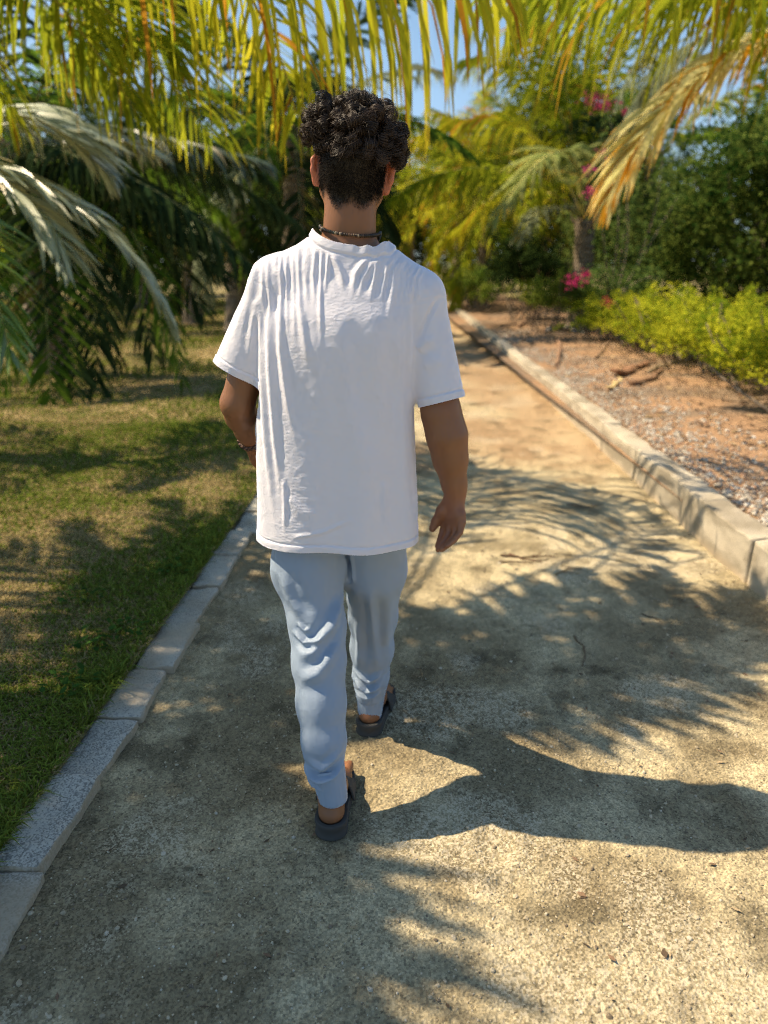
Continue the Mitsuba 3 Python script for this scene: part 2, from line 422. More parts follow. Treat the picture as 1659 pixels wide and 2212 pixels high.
    for hh, kk, aa in ((LH, LK, LA), (RH, RK, RA)):
        F.chain([hh, kk, kk * 0.7 + aa * 0.3 + [0, -0.02, 0], kk * 0.25 + aa * 0.75, aa], [0.082, 0.056, 0.052, 0.036, 0.034], 0.03)

    def foot(a, yaw, s):
        R = rot(-yaw); q = lambda x, y, z: np.array([a[0], a[1], 0.028]) + R @ np.array([x, y, z])
        F.cone(a, q(0, -0.012, 0.030), 0.033, 0.031, 0.02)
        F.ell(q(0, -0.016, 0.028), [0.031, 0.034, 0.028], R, 0.02)
        F.chain([a + [0, 0.01, -0.01], q(0, 0.075, 0.040), q(0.0, 0.150, 0.022)], [0.032, 0.033, 0.028], 0.025)
        F.cone(q(-0.025, 0.145, 0.016), q(0.025, 0.145, 0.016), 0.020, 0.020, 0.02)
        for i, (x, y, r) in enumerate(((-0.031, 0.205, 0.0135), (-0.011, 0.208, 0.0098), (0.006, 0.202, 0.0092), (0.021, 0.192, 0.0088), (0.034, 0.178, 0.0085))):
            F.cone(q(x * s * 0.85, 0.155, 0.016), q(x * s, y, 0.012), r * 1.1, r, 0.006)
    foot(LA, math.radians(2), -1); foot(RA, math.radians(12), 1)
    v, f = F.skin(4)
    n = vnormals(v, f)
    # skin colours: warmer ears, palms, lips; stubble where the hair is cropped short
    base = np.array([0.225, 0.100, 0.046]); c = np.tile(base, (len(v), 1))
    c *= (0.94 + 0.12 * meshkit.fbm(v * 40, 3))[:, None]
    lc = (v - hc) @ HR
    head = v[:, 2] > 1.50
    ear = head & (np.abs(lc[:, 0]) > 0.078) & (np.abs(lc[:, 1]) < 0.045) & (lc[:, 2] < 0.01)
    c[ear] = [0.46, 0.15, 0.085]
    for pos in (m[1], (RW + W(980, 1120, 1.88)) / 2, W(950, 1165, 1.87)):
        w = np.exp(-(np.linalg.norm(v - pos, axis=1) / 0.05) ** 2)[:, None]; c = c * (1 - w * 0.6) + np.array([0.32, 0.125, 0.070]) * w * 0.6
    lips = head & (lc[:, 1] > 0.088) & (np.abs(lc[:, 2] + 0.071) < 0.010) & (np.abs(lc[:, 0]) < 0.024); c[lips] = [0.34, 0.13, 0.10]
    for s in (-1, 1):
        e = np.linalg.norm(lc - [s * 0.031, 0.090, 0.0], axis=1); c[e < 0.011] = [0.7, 0.68, 0.65]
        e = np.linalg.norm(lc - [s * 0.031, 0.094, 0.0], axis=1); c[e < 0.006] = [0.03, 0.02, 0.015]
        br = head & (lc[:, 1] > 0.07) & (np.abs(lc[:, 2] - 0.021) < 0.006) & (np.abs(np.abs(lc[:, 0]) - 0.032) < 0.019); c[br] = [0.03, 0.02, 0.015]

    def cover(lq):                       # 0 = bare skin, 1 = hair: the hairline runs over the forehead, behind the ears and round the nape
        back = np.clip(0.5 - lq[:, 1] / 0.10, 0, 1)
        line = -0.130 * smooth01(back, 0.15, 0.75) + 0.045 * (1 - smooth01(back, 0.0, 0.35)) + 0.045 * (np.abs(lq[:, 0]) / 0.07) ** 2 * smooth01(back, 0.5, 0.9)
        line = line + 0.010 * np.sin(lq[:, 0] * 90 + 1) + 0.006 * meshkit.noise(lq * 160)
        return np.clip((lq[:, 2] - line) / 0.022, 0, 1)
    cv = np.where(head & ~ear & (lc[:, 2] > -0.17), cover(lc), 0)[:, None]
    c = c * (1 - cv) + np.array([0.012, 0.009, 0.0075]) * cv
    put('person__body', (v, f), 'skin_mat', True, c)
    # ---- hair: cropped sides and nape, a mop of curls on top
    parts = []

    def strands(P, rad, col):            # P (n, k, 3): n three-sided strands
        nn, k, _ = P.shape
        t = unit(np.gradient(P, axis=1)); a = unit(np.cross(t, [0.31, 0.52, 0.79])); b = np.cross(t, a)
        ang = np.array([0, 2.094, 4.189]); r = np.linspace(1, 0.45, k)[None, :, None, None] * rad
        V = P[:, :, None] + r * (np.cos(ang)[None, None, :, None] * a[:, :, None] + np.sin(ang)[None, None, :, None] * b[:, :, None])
        i = (np.arange(nn)[:, None, None] * k + np.arange(k - 1)[None, :, None]) * 3; j = np.arange(3)[None, None]
        q = np.stack([i + j, i + (j + 1) % 3, i + 3 + (j + 1) % 3, i + 3 + j], -1).reshape(-1, 4)
        return V.reshape(-1, 3), tri(q), np.repeat(np.broadcast_to(np.asarray(col), (nn, 3)), k * 3, axis=0)
    pool = np.flatnonzero(cv[:, 0] > 0.05)
    pick = rng.choice(pool, 15000, p=(cv[pool, 0] / cv[pool, 0].sum()))
    d0 = unit(n[pick] * 0.55 + HR @ np.array([0, -0.15, -0.75]) + rng.normal(0, 0.22, (15000, 3)))
    L = rng.uniform(0.006, 0.013, 15000)[:, None] * (0.5 + 0.5 * cv[pick])
    b0 = v[pick] + rng.normal(0, 0.0015, (15000, 3))
    sv, sf, sc = strands(np.stack([b0, b0 + d0 * L * 0.5 + n[pick] * 0.001, b0 + d0 * L], 1), 0.00032, [0.013, 0.0095, 0.0075])
    put('person__hair__cropped_hair', (sv, sf), 'cropped_mat', True, sc)
    # curls
    top = np.flatnonzero((cv[:, 0] > 0.9) & (lc[:, 2] > 0.000) & (lc[:, 1] < 0.10))
    cap = v[top]; sel = []
    for i in rng.permutation(len(top)):
        if all(np.sum((cap[i] - cap[j]) ** 2) > 0.0115 ** 2 for j in sel): sel.append(i)
        if len(sel) > 330: break
    g = np.array([0, 0, -1.0]); X = HR @ np.array([1, 0, 0.0])
    for q_, i in enumerate(sel):
        nn = n[top][i]; l = lc[top][i]
        low = np.clip((0.055 - l[2]) / 0.055, 0, 1)
        lift = rng.uniform(0.006, 0.030) * (1 - 0.45 * low)
        R = rng.uniform(0.0095, 0.0165)
        if l[0] < -0.040 and l[2] > 0.022: lift += rng.uniform(0.004, 0.026); nn = unit(nn - 0.5 * X)
        if l[0] > 0.040 and l[2] < 0.075: lift += rng.uniform(0.0, 0.022); nn = unit(nn + 0.45 * X + 0.55 * g * rng.random())
        if l[0] < -0.03 and l[2] < 0.022: lift *= 0.4; R *= 0.6
        if abs(l[0]) < 0.05 and l[2] < 0.03: nn = unit(nn + 0.7 * g)
        tau = unit(np.cross(nn, rng.normal(0, 1, 3)) + 0.6 * g * low); tau = unit(tau - nn * (tau @ nn)); b = np.cross(nn, tau)
        c0 = cap[i] + nn * (lift + R * 0.35)
        k, ns = 16, 20; u = np.linspace(0, 1, k); turn = rng.uniform(1.0, 1.75)
        js = np.linspace(-1, 1, ns)[:, None] + rng.normal(0, 0.06, (ns, 1))
        phi = math.pi * 0.95 + turn * 6.283 * u[None] * rng.choice([-1, 1]) + rng.normal(0, 0.13, (ns, 1)) * (1 + 2 * u[None])
        rad = R * (1.25 - 0.60 * u[None]) * (1.10 - 0.35 * js ** 2 + rng.normal(0, 0.085, (ns, 1)))
        drift = (js * 0.0100 + (u[None] - 0.4) * rng.uniform(-0.018, 0.018))
        P = c0 + (np.cos(phi) * rad)[..., None] * nn + (np.sin(phi) * rad)[..., None] * tau + drift[..., None] * b + (g * 0.006 * low) * (u ** 2)[None, :, None]
        P = P + rng.normal(0, 0.0006, (ns, 1, 3)) * (1 + 3 * u[None, :, None])
        parts.append(strands(P, 0.00072, np.array([0.032, 0.020, 0.013]) * rng.uniform(0.4, 1.7)))
        if rng.random() < 0.9:           # stray hairs
            P2 = c0 + (np.cos(phi[:4] * 0.8) * rad[:4] * 1.35)[..., None] * nn + (np.sin(phi[:4] * 0.8) * rad[:4] * 1.35)[..., None] * tau + rng.normal(0, 0.008, (4, 1, 3))
            parts.append(strands(P2, 0.00034, [0.06, 0.04, 0.026]))
    hv, hf, hcol = join(parts)
    put('person__hair', (hv, hf), 'hair_mat', True, hcol, label='dark curly hair, cropped short at the nape')
    # ---- t-shirt
    S = Field([-0.52, 1.70, 0.70], [0.30, 2.15, 1.62], 0.0045)
    S.loft([[0.70, -0.125, 1.915, 0.223, 0.150], [0.80, -0.125, 1.915, 0.221, 0.147], [0.95, -0.128, 1.918, 0.214, 0.143], [1.17, -0.128, 1.925, 0.205, 0.140], [1.28, -0.118, 1.930, 0.204, 0.143], [1.34, -0.110, 1.936, 0.200, 0.140],
            [1.39, -0.101, 1.946, 0.188, 0.127], [1.45, -0.092, 1.954, 0.150, 0.104], [1.50, -0.087, 1.955, 0.105, 0.084], [1.54, -0.085, 1.953, 0.083, 0.074], [1.60, -0.084, 1.95, 0.080, 0.072]], 2.35, 0.03)
    S.cone([-0.125, 1.945, 1.487], LS + [0, 0, 0.002], 0.060, 0.068, 0.05); S.cone([-0.05, 1.945, 1.478], RS + [0, 0, 0.002], 0.058, 0.066, 0.05)
    la, lb = LS, np.array([-0.378, 1.932, 1.205]); ra, rb = RS, np.array([0.1495, 1.893, 1.135])
    lx, rx = unit(lb - la), unit(rb - ra)
    S.cone(la, lb + lx * 0.05, 0.069, 0.067, 0.025); S.cone(ra, rb + rx * 0.05, 0.067, 0.0575, 0.022)
    v, f = trimesh.remesh.subdivide(*S.skin(3)); v = relax(v, f, 2)
    n = vnormals(v, f)
    # folds: (polyline in photograph coordinates of the back, width m, height m)
    folds = [([(698, 526), (716, 548), (734, 588), (745, 640)], .0075, .009), ([(822, 532), (792, 556), (768, 592), (757, 650)], .0075, .009), ([(842, 536), (806, 564), (782, 604), (772, 655)], .006, .007),
             ([(575, 620), (578, 800), (592, 960), (612, 1110)], .0085, .011), ([(553, 610), (559, 800), (568, 950), (592, 1160)], .009, .010), ([(600, 620), (604, 760), (622, 880), (642, 970)], .008, .009),
             ([(640, 630), (655, 720), (668, 800)], .008, .006), ([(720, 660), (745, 850), (790, 1000), (840, 1080)], .026, .007), ([(670, 700), (700, 860), (740, 1030)], .026, .006), ([(800, 660), (815, 850), (850, 1020)], .024, .006), ([(860, 680), (866, 850), (872, 1000), (876, 1150)], .013, .006), ([(882, 600), (886, 740), (884, 880)], .008, .007),
             ([(613, 1030), (616, 1110), (616, 1160)], .0055, .005), ([(625, 1160), (700, 1145), (780, 1112)], .005, .0035), ([(830, 1040), (832, 1110), (834, 1160)], .007, .004), ([(620, 1070), (650, 1105), (700, 1110)], .012, .0030),
             ([(545, 560), (528, 640), (500, 750)], .008, .008), ([(530, 600), (512, 660), (484, 750)], .007, .006), ([(542, 640), (532, 720), (524, 810)], .009, .007), ([(958, 640), (928, 690), (898, 770)], .006, -.006), ([(903, 765), (925, 745), (950, 738)], .011, .006), ([(915, 800), (940, 790), (975, 790)], .014, .004)]
    for i, x in enumerate(np.linspace(562, 700, 12)):      # gathers that fall from the left shoulder
        x = x + rng.uniform(-4, 4); y1 = rng.uniform(610, 780); lean = (x - 660) * 0.10
        folds.append(([(x + 8 * (x > 640), 552 - 0.30 * (x - 562) + rng.uniform(-4, 6)), (x + rng.uniform(-3, 3), 0.5 * (530 + y1)), (x - lean + rng.uniform(-4, 10), y1)], rng.uniform(.004, .0065), rng.uniform(.003, .0065)))
    for i, x in enumerate(np.linspace(838, 925, 9)):       # and from the right of the collar
        x = x + rng.uniform(-3, 3); y1 = rng.uniform(630, 730)
        folds.append(([(x, 530 + 0.55 * (x - 838)), (x - 26 + 0.10 * (x - 838), 570 + 0.4 * (x - 838)), (x - 42 + 0.22 * (x - 838), y1)], rng.uniform(.004, .006), rng.uniform(.003, .0065)))
    disp = np.zeros(len(v)); xz = v[:, [0, 2]]
    zc = 1.541 - 0.14 * (v[:, 0] + 0.08) - 4.2 * np.maximum(1.95 - v[:, 1], 0) ** 2 - 9.0 * np.maximum(v[:, 1] - 1.95, 0) ** 2
    backside = smooth01(-n[:, 1] + 0.75 * n[:, 2], -0.15, 0.35) * smooth01(zc - v[:, 2], 0.020, 0.034)
    for poly, w, a in folds:
        q = np.array([W(px, py, 1.785 + 0.00062 * max(0, 640 - py))[[0, 2]] for px, py in poly])
        dd, at = seg_dist(xz, q)
        fade = smooth01(at, 0, 0.16) * smooth01(1 - at, 0, 0.42)
        disp += 0.82 * a * (np.exp(-(dd / (1.08 * w)) ** 2) - 0.18 * np.exp(-((dd - 1.8 * w) / w) ** 2)) * fade * backside
    low = smooth01(-v[:, 2], -1.25, -0.80)
    ang = np.arctan2(v[:, 1] - 1.92, v[:, 0] + 0.125)
    disp += low * 0.0045 * np.sin(ang * 7 + 3 * meshkit.noise(v * [3, 3, 2]) * 3) + low * 0.006 * (meshkit.fbm(v * [9, 9, 3], 3) - 0.5)
    disp += 0.0016 * (meshkit.fbm(v * [22, 22, 10], 3, 4) - 0.5) + 0.0016 * (meshkit.fbm(v * 60, 2, 8) - 0.5)
    front = smooth01(n[:, 1], 0.1, 0.5); disp += front * 0.006 * (meshkit.fbm(v * [16, 8, 5], 3, 9) - 0.5)
    # cuts: hem, sleeve ends, neckline
    pl, pr = (v - lb) @ lx, (v - rb) @ rx
    rl, rr_ = np.linalg.norm(v - lb - pl[:, None] * lx, axis=1), np.linalg.norm(v - rb - pr[:, None] * rx, axis=1)
    gl = np.where((pl > -0.05) & (rl < 0.115) & (v[:, 0] < -0.305 - 0.0), pl, -1.0)
    gr = np.where((pr > -0.05) & (rr_ < 0.075) & (v[:, 0] > 0.088), pr, -1.0)
    gl = np.where(pl > -0.02, np.minimum(pl, (0.112 - rl) * 1.0), np.minimum(pl, 0)) if False else gl
    wav = 0.0015 * np.sin((v[:, 0] + 0.05) * 170) * smooth01(v[:, 0], -0.10, -0.04)
    gc = np.where(v[:, 2] > 1.40, v[:, 2] - zc - wav, -1.0)
    gh = 0.764 + 0.004 * np.sin(ang * 3 + 1) - v[:, 2]
    for g, band in ((gl, 0.019), (gr, 0.019), (gh, 0.019), (gc, 0.017)):
        m = (g > -0.5) & (np.abs(g) < 0.5)
        st = np.where(m, smooth01(g, -band - 0.002, -band + 0.001), 0)
        disp += 0.0020 * st - 0.0032 * np.where(m, np.exp(-((g + band + 0.001) / 0.0022) ** 2), 0)
    disp += np.where((gc > -0.03) & (gc < 0.03), 0.0022 * np.sin((v[:, 0] + 0.05) * 170) * smooth01(gc, -0.02, 0.0) * smooth01(v[:, 0], -0.10, -0.04), 0)
    # armhole seams
    for aa, ax, off in ((la, lx, 0.012), (ra, rx, 0.020)):
        q = (v - aa) @ ax - off; near = np.linalg.norm(v - aa, axis=1) < 0.13
        disp -= np.where(near, 0.0009 * np.exp(-(q / 0.0030) ** 2), 0)
    v = relax(v + n * disp[:, None], f, 1)
    # sleeves flare a little at the back
    g = np.maximum(np.maximum(gl, gr), np.maximum(gc, gh))
    v, f = clip(v, f, g)
    comp = trimesh.Trimesh(v, f, process=False).split(only_watertight=False)
    big = max(comp, key=lambda q: len(q.faces)); v, f = np.array(big.vertices), np.array(big.faces)
    v, f = thicken(v, f, 0.0022)
    put('person__t_shirt', (v, f), 'shirt_mat', True, label='oversized white cotton t-shirt')
    # ---- trousers
    P = Field([-0.42, 1.52, 0.04], [0.18, 2.32, 0.98], 0.0045)
    P.loft([[0.78, -0.118, 1.920, 0.178, 0.128], [0.86, -0.118, 1.922, 0.178, 0.126], [0.96, -0.118, 1.925, 0.165, 0.118]], 2.2, 0.03)
    lw = [W(664, 1230, 1.895), W(686, 1350, 1.84), W(690, 1430, 1.79), W(694, 1520, 1.745), W(700, 1600, 1.71), W(703, 1660, 1.690)]
    lr = [0.094, 0.0735, 0.069, 0.0620, 0.0555, 0.050]
    P.chain([np.array([-0.205, 1.92, 0.84])] + lw, [0.100] + lr, 0.03)
    rw = [W(806, 1230, 1.985), W(806, 1330, 2.075), W(804, 1400, 2.105), W(800, 1460, 2.12), W(799, 1495, 2.128)]
    rr = [0.092, 0.0715, 0.065, 0.0545, 0.049]
    P.chain([np.array([-0.030, 1.935, 0.84])] + rw, [0.100] + rr, 0.03)
    # cut between the legs
    v, f = trimesh.remesh.subdivide(*P.skin(3)); v = relax(v, f, 2); n = vnormals(v, f)
    leg = (v[:, 0] > -0.105) | (v[:, 1] > 2.05)
    disp = 0.007 * (meshkit.fbm(v * [16, 16, 6], 3, 3) - 0.5) + 0.0015 * (meshkit.fbm(v * 45, 2, 5) - 0.5)
    pf = [([(634, 1356), (660, 1374), (690, 1366), (706, 1344)], .008, .008, 0), ([(645, 1335), (660, 1350), (676, 1346)], .006, .004, 0), ([(640, 1400), (680, 1390), (720, 1340), (742, 1280)], .014, .010, 0), ([(650, 1450), (690, 1430), (730, 1380)], .016, .006, 0),
          ([(655, 1635), (690, 1652), (720, 1645), (745, 1620)], .009, .011, 0), ([(660, 1662), (700, 1672), (742, 1650)], .007, .010, 0), ([(665, 1610), (700, 1625), (742, 1590)], .010, .006, 0), ([(610, 1230), (630, 1290), (660, 1330)], .014, .006, 0),
          ([(745, 1195), (752, 1240), (753, 1290)], .006, -.010, 0), ([(765, 1480), (790, 1500), (825, 1490)], .008, .010, 1), ([(765, 1460), (795, 1478), (832, 1455)], .009, .009, 1), ([(764, 1510), (790, 1518), (820, 1510)], .006, .008, 1), ([(800, 1220), (806, 1330), (815, 1450)], .012, .007, 1), ([(840, 1230), (838, 1330), (828, 1430)], .014, .006, 1), ([(770, 1330), (778, 1380), (775, 1450)], .010, .007, 1)]
    back = smooth01(-n[:, 1], -0.3, 0.3)
    for xx in (748,):                    # seat seam
        dd, at = seg_dist(v[:, [0, 2]], np.array([W(748, 1185, 1.80)[[0, 2]], W(751, 1262, 1.80)[[0, 2]]])); disp -= 0.006 * np.exp(-(dd / 0.005) ** 2) * back
    for poly, w, a, side in pf:
        q = np.array([W(px, py, (1.80 - 0.0003 * (py - 1350)) if not side else 2.04)[[0, 2]] for px, py in poly])
        dd, at = seg_dist(v[:, [0, 2]], q)
        fade = np.clip(np.minimum(at, 1 - at) / 0.25, 0, 1)
        disp += 1.35 * a * (np.exp(-(dd / w) ** 2) - 0.45 * np.exp(-((dd - 1.8 * w) / w) ** 2)) * fade * back * (leg if side else 1)
    v = v + n * disp[:, None]
    put('person__trousers', (v, f), 'trouser_mat', True, label='pale blue jogger trousers')

    def cuff(a, b, r0, r1, seed):
        k, sides = 14, 72
        u = np.linspace(0, 1, k); ax = unit(b - a)
        e1 = unit(np.cross(ax, [0, 1, 0])); e2 = np.cross(ax, e1); th = np.arange(sides) * 2 * np.pi / sides
        r = (r0 + (r1 - r0) * u)[:, None] * (1 + 0.016 * np.sign(np.sin(th * 24))[None] * 0.5) + 0.003 * (meshkit.fbm(np.stack(np.broadcast_arrays(np.cos(th)[None] * 2, np.sin(th)[None] * 2, u[:, None] * 3), -1), 3, seed) - 0.5)
        slope = np.linspace(0, 1, k)[:, None] * 0.014 * np.cos(th - 1.2)[None]
        vv = (a + (b - a) * u[:, None])[:, None] + r[..., None] * (np.cos(th)[None, :, None] * e1 + np.sin(th)[None, :, None] * e2) + slope[..., None] * ax
        i = np.arange(k - 1)[:, None] * sides; j = np.arange(sides)[None]
        ff = tri(np.stack([i + j, i + (j + 1) % sides, i + sides + (j + 1) % sides, i + sides + j], -1).reshape(-1, 4))
        nn = trimesh.Trimesh(vv.reshape(-1, 3), ff, process=False)
        vv, ff = np.array(nn.vertices), ff
        if ((vv - (a + b) / 2) * vnormals(vv, ff)).sum() < 0: ff = ff[:, ::-1]
        return thicken(vv, ff, 0.003)
    put('person__trousers__cuff', cuff(W(707, 1655, 1.690), W(719, 1722, 1.668), 0.0475, 0.040, 1), 'trouser_mat', True)
    put('person__trousers__cuff', cuff(W(801, 1500, 2.130), W(799, 1536, 2.128), 0.0465, 0.0405, 2), 'trouser_mat', True)
    # ---- sandals
    def sandal(a, yaw, key):
        R = rot(-yaw); o = np.array([a[0], a[1], 0.0])
        Q = Field([-0.075, -0.090, -0.003], [0.075, 0.250, 0.115], 0.0032)
        hx, hy, bx, by = 0.0, -0.022, 0.0, 0.150

        def outline(x, y, grow=0.0):
            t = np.clip((y - hy) / (by - hy), 0, 1); r = 0.0435 + 0.009 * t * t * (3 - 2 * t) - 0.004 * np.sin(np.pi * t)
            yy = np.where(y > by, (y - by) * 0.66, np.where(y < hy, y - hy, 0))
            return np.sqrt(x * x + yy * yy) - r - grow

        def sole(x, y, z):
            d2 = outline(x, y, 0.002 * np.cos(z * 160))
            rim = 0.030 + 0.016 * smooth01(-y, -0.05, 0.02) + 0.004 * smooth01(y, 0.14, 0.20)
            body = np.maximum(d2, np.maximum(0.0 - z, z - rim))
            dish = np.maximum(outline(x, y, -0.012), 0.026 - 0.0 * x - z)
            return np.maximum(body, -dish)
        Q.blend([-0.07, -0.085, 0], [0.07, 0.24, 0.06], sole)
        vv, ff = Q.skin(2)
        Q2 = Field([-0.080, 0.04, 0.0], [0.080, 0.21, 0.125], 0.0032)

        def strap(x, y, z):
            t = (y - 0.075) / 0.085; top = 0.094 - 0.030 * t
            e = lambda gr: (np.sqrt((x / (0.0575 + gr)) ** 2 + (np.maximum(z, 0) / (top + gr)) ** 2) - 1) * 0.055
            sh = np.maximum(e(0.0), -e(-0.008))
            edge = np.maximum(0.078 + 0.25 * z * 0.4 - y, y - 0.158 + 0.2 * z)
            return np.maximum(np.maximum(sh, edge), 0.012 - z)
        Q2.blend([-0.07, 0.05, 0], [0.07, 0.2, 0.11], strap)
        v2, f2 = Q2.skin(2)
        tag(key, None)
        k = put(key, (o + vv @ R.T, ff), 'sandal_mat', True, label=None)
        put(k + '__strap', (o + v2 @ R.T, f2), 'sandal_mat', True)
    sandal(LA, math.radians(2), 'person__sandal'); sandal(RA, math.radians(12), 'person__sandal')
    # ---- necklace of small beads, leather bracelet
    tone = np.array([[0.03, 0.022, 0.018], [0.05, 0.035, 0.02], [0.03, 0.05, 0.045], [0.36, 0.29, 0.20], [0.13, 0.08, 0.045]])
    ring = np.linspace(0, 2 * np.pi, 84, endpoint=False)
    ball = trimesh.creation.icosphere(1, 1.0); bs = {}
    c0 = np.array([-0.083, 1.951, 1.560])
    loop = np.stack([c0[0] + 0.0735 * np.cos(ring), c0[1] + 0.071 * np.sin(ring), c0[2] - 0.020 - 0.10 * (0.0735 * np.cos(ring)) + np.where(np.sin(ring) < 0, 0.026 * np.sin(ring) * 0.6, -0.045 * np.sin(ring))], 1)
    loop[:, 2] += 0.012
    put('person__necklace', tube(np.vstack([loop, loop[:1]]), 0.0012, 4), 'bead_mat', True, np.tile([[0.02, 0.015, 0.012]], (85 * 4 + 2, 1)), label='short necklace of small dark beads')
    tg = unit(np.roll(loop, -1, 0) - np.roll(loop, 1, 0))
    for i in range(84):
        a = unit(np.cross(tg[i], [0, 0, 1])); b = np.cross(tg[i], a)
        ls = 0.0019 + 0.0010 * rng.random(); rd = 0.0042 + 0.0009 * rng.random()
        vv = loop[i] + (ball.vertices[:, :1] * ls) * tg[i] + (ball.vertices[:, 1:2] * rd) * a + (ball.vertices[:, 2:] * rd) * b
        put('person__necklace__bead', (vv, ball.faces), 'bead_mat', True, np.tile(tone[rng.choice(5, p=[.38, .2, .17, .13, .12])] * rng.uniform(0.7, 1.2), (len(vv), 1)))
    ax = unit(LW - LE); e1 = unit(np.cross(ax, [0, 0, 1])); e2 = np.cross(ax, e1); th = np.linspace(0, 2 * np.pi, 97)
    tag('person__bracelet', 'braided brown leather bracelet on the left wrist')
    for s in range(4):
        r = 0.0315 + 0.0028 * np.sin(th * 9 + s * 1.57); z = 0.0062 * np.cos(th * 9 + s * 1.57) * (1 if s % 2 else -1) + (s - 1.5) * 0.0012
        pts = LW - ax * 0.010 + r[:, None] * (np.cos(th)[:, None] * e1 + np.sin(th)[:, None] * e2) + z[:, None] * ax
        tv, tf = tube(pts, 0.0030, 6)
        put('person__bracelet__cord', (tv, tf), 'leather_mat', True, np.tile([[0.12, 0.065, 0.045], [0.05, 0.03, 0.022], [0.16, 0.09, 0.065], [0.03, 0.02, 0.016]][s], (len(tv), 1)))


def smooth01(x, a, b):
    t = np.clip((x - a) / (b - a), 0, 1)
    return t * t * (3 - 2 * t)


def relax1(P):
    for _ in range(3):
        P[:, 1:-1] = 0.5 * P[:, 1:-1] + 0.25 * (P[:, :-2] + P[:, 2:])
    return P


build_person()


# ---------------------------------------------------------------- the setting: ground, path, kerbs, lawn, bed
def sheet(xs, ys, fz):
    X, Y = np.meshgrid(xs, ys, indexing='ij'); Z = fz(X, Y)
    v = np.stack([X, Y, Z], -1).reshape(-1, 3); ny = len(ys)
    i = np.arange(len(xs) - 1)[:, None] * ny; j = np.arange(ny - 1)[None]
    f = np.stack([i + j, i + ny + j, i + ny + j + 1, i + j + 1], -1).reshape(-1, 4)
    return v, tri(f)


def axis(a, b, near, step, grow=1.09):
    """grid lines from a to b, fine round near"""
    pts = [near]; s = step
    while pts[-1] < b: pts.append(pts[-1] + s); s *= grow
    lo = [near]; s = step
    while lo[-1] > a: lo.append(lo[-1] - s); s *= grow
    return np.array(sorted(set(lo + pts)))


def kerb_x(y): return 1.72 + 0.0215 * (np.asarray(y) - 2.5)           # the right kerb's face: the path runs slightly to the right
def edge_x(y): return -0.855 + 0.045 * (np.minimum(y, 4.6) - 1.5) + 0.021 * np.maximum(np.asarray(y) - 4.6, 0)          # the left edging's outer face towards the path


def fb2(X, Y, s, o=3, seed=0): return meshkit.fbm(np.stack([X * s, Y * s, 0 * X + 0.37], -1), o, seed) - 0.5


STEPS = [(x, y, a) for x, y, a in [(-0.42, 1.25, 0.1), (-0.30, 1.95, 0.0), (-0.52, 2.3, -0.1), (-0.40, 2.9, 0.1), (0.30, 1.45, 0.2), (0.62, 2.05, 0.1), (0.42, 2.6, 0.0), (0.75, 3.2, 0.1), (0.95, 1.7, -0.2), (1.20, 2.5, 0.1), (0.15, 3.3, 0.0), (0.55, 4.0, 0.1), (-0.15, 1.15, 0.15), (-0.62, 1.6, 0.0), (1.0, 3.8, 0.2)]]


def path_steps(X, Y):
    """footprints: two shallow pads with a pushed-up rim"""
    z = 0 * X
    for x, y, a in STEPS:
        for dy, rx, ry in ((0.0, 0.042, 0.050), (0.145, 0.050, 0.075)):
            u = (X - x) * math.cos(a) - (Y - y - dy) * math.sin(a); w = (X - x) * math.sin(a) + (Y - y - dy) * math.cos(a)
            q = np.sqrt((u / rx) ** 2 + (w / ry) ** 2)
            z = z - 0.0075 * np.exp(-q ** 3) + 0.0045 * np.exp(-((q - 1.35) / 0.28) ** 2)
    return z


def path_z(X, Y): return path_steps(X, Y) + 0.022 * fb2(X, Y, 2.2, 4) + 0.012 * fb2(X, Y, 9, 3, 4) + 0.013 * fb2(X, Y, 24, 3, 14) + 0.035 * smooth01(X - kerb_x(Y), -0.30, 0.0) * (0.4 + 1.6 * np.maximum(0, fb2(X, Y, 1.7, 2, 8) + 0.2)) - 0.004


def lawn_z(X, Y): return 0.030 + 0.07 * fb2(X, Y, 0.7, 4, 2) * smooth01(-X, 1.0, 2.0) + 0.02 * fb2(X, Y, 4, 3, 5)


def bed_z(X, Y):
    u = X - kerb_x(Y) - 0.17
    return 0.205 + 0.10 * fb2(X, Y, 0.9, 4, 3) * smooth01(u, 0.1, 0.6) + 0.05 * fb2(X, Y, 3.5, 3, 6) * smooth01(u, 0.05, 0.3) + 0.05 * smooth01(u, 0.3, 1.2) - 0.05 * smooth01(-u, -0.08, 0.0)


put('ground', sheet(np.array([-400, -60, 0, 60, 400.]), np.array([-60, 0, 60, 600.]), lambda X, Y: 0 * X - 0.16), 'lawn_mat', kind='structure', label='ground under the whole garden')
xs = np.linspace(-1.10, 2.75, 300)
put('path', sheet(xs, axis(-3, 60, 1.6, 0.012, 1.016), path_z), 'path_mat', True, kind='structure', label='sandy path of crushed stone running into the palms')
lv, lf = sheet(np.r_[axis(-45, -0.03, -0.03, 0.06, 1.06)[:-1], 0.0] if False else np.unique(np.r_[axis(-45, 0.0, 0.0, 0.06, 1.06)]), axis(-4, 70, 2.0, 0.06, 1.04), lambda X, Y: 0 * X)
lv[:, 0] += edge_x(lv[:, 1]) - 0.135; lv[:, 2] = lawn_z(lv[:, 0], lv[:, 1])
put('lawn', (lv, lf), 'lawn_mat', True, kind='structure', label='lawn of green and dry grass left of the path')
put('flower_bed', sheet(axis(1.8, 5.2, 2.2, 0.05, 1.03), axis(0, 60, 4, 0.05, 1.03), lambda X, Y: bed_z(X, Y)), 'soil_mat', True, kind='structure', label='reddish planting bed right of the kerb')
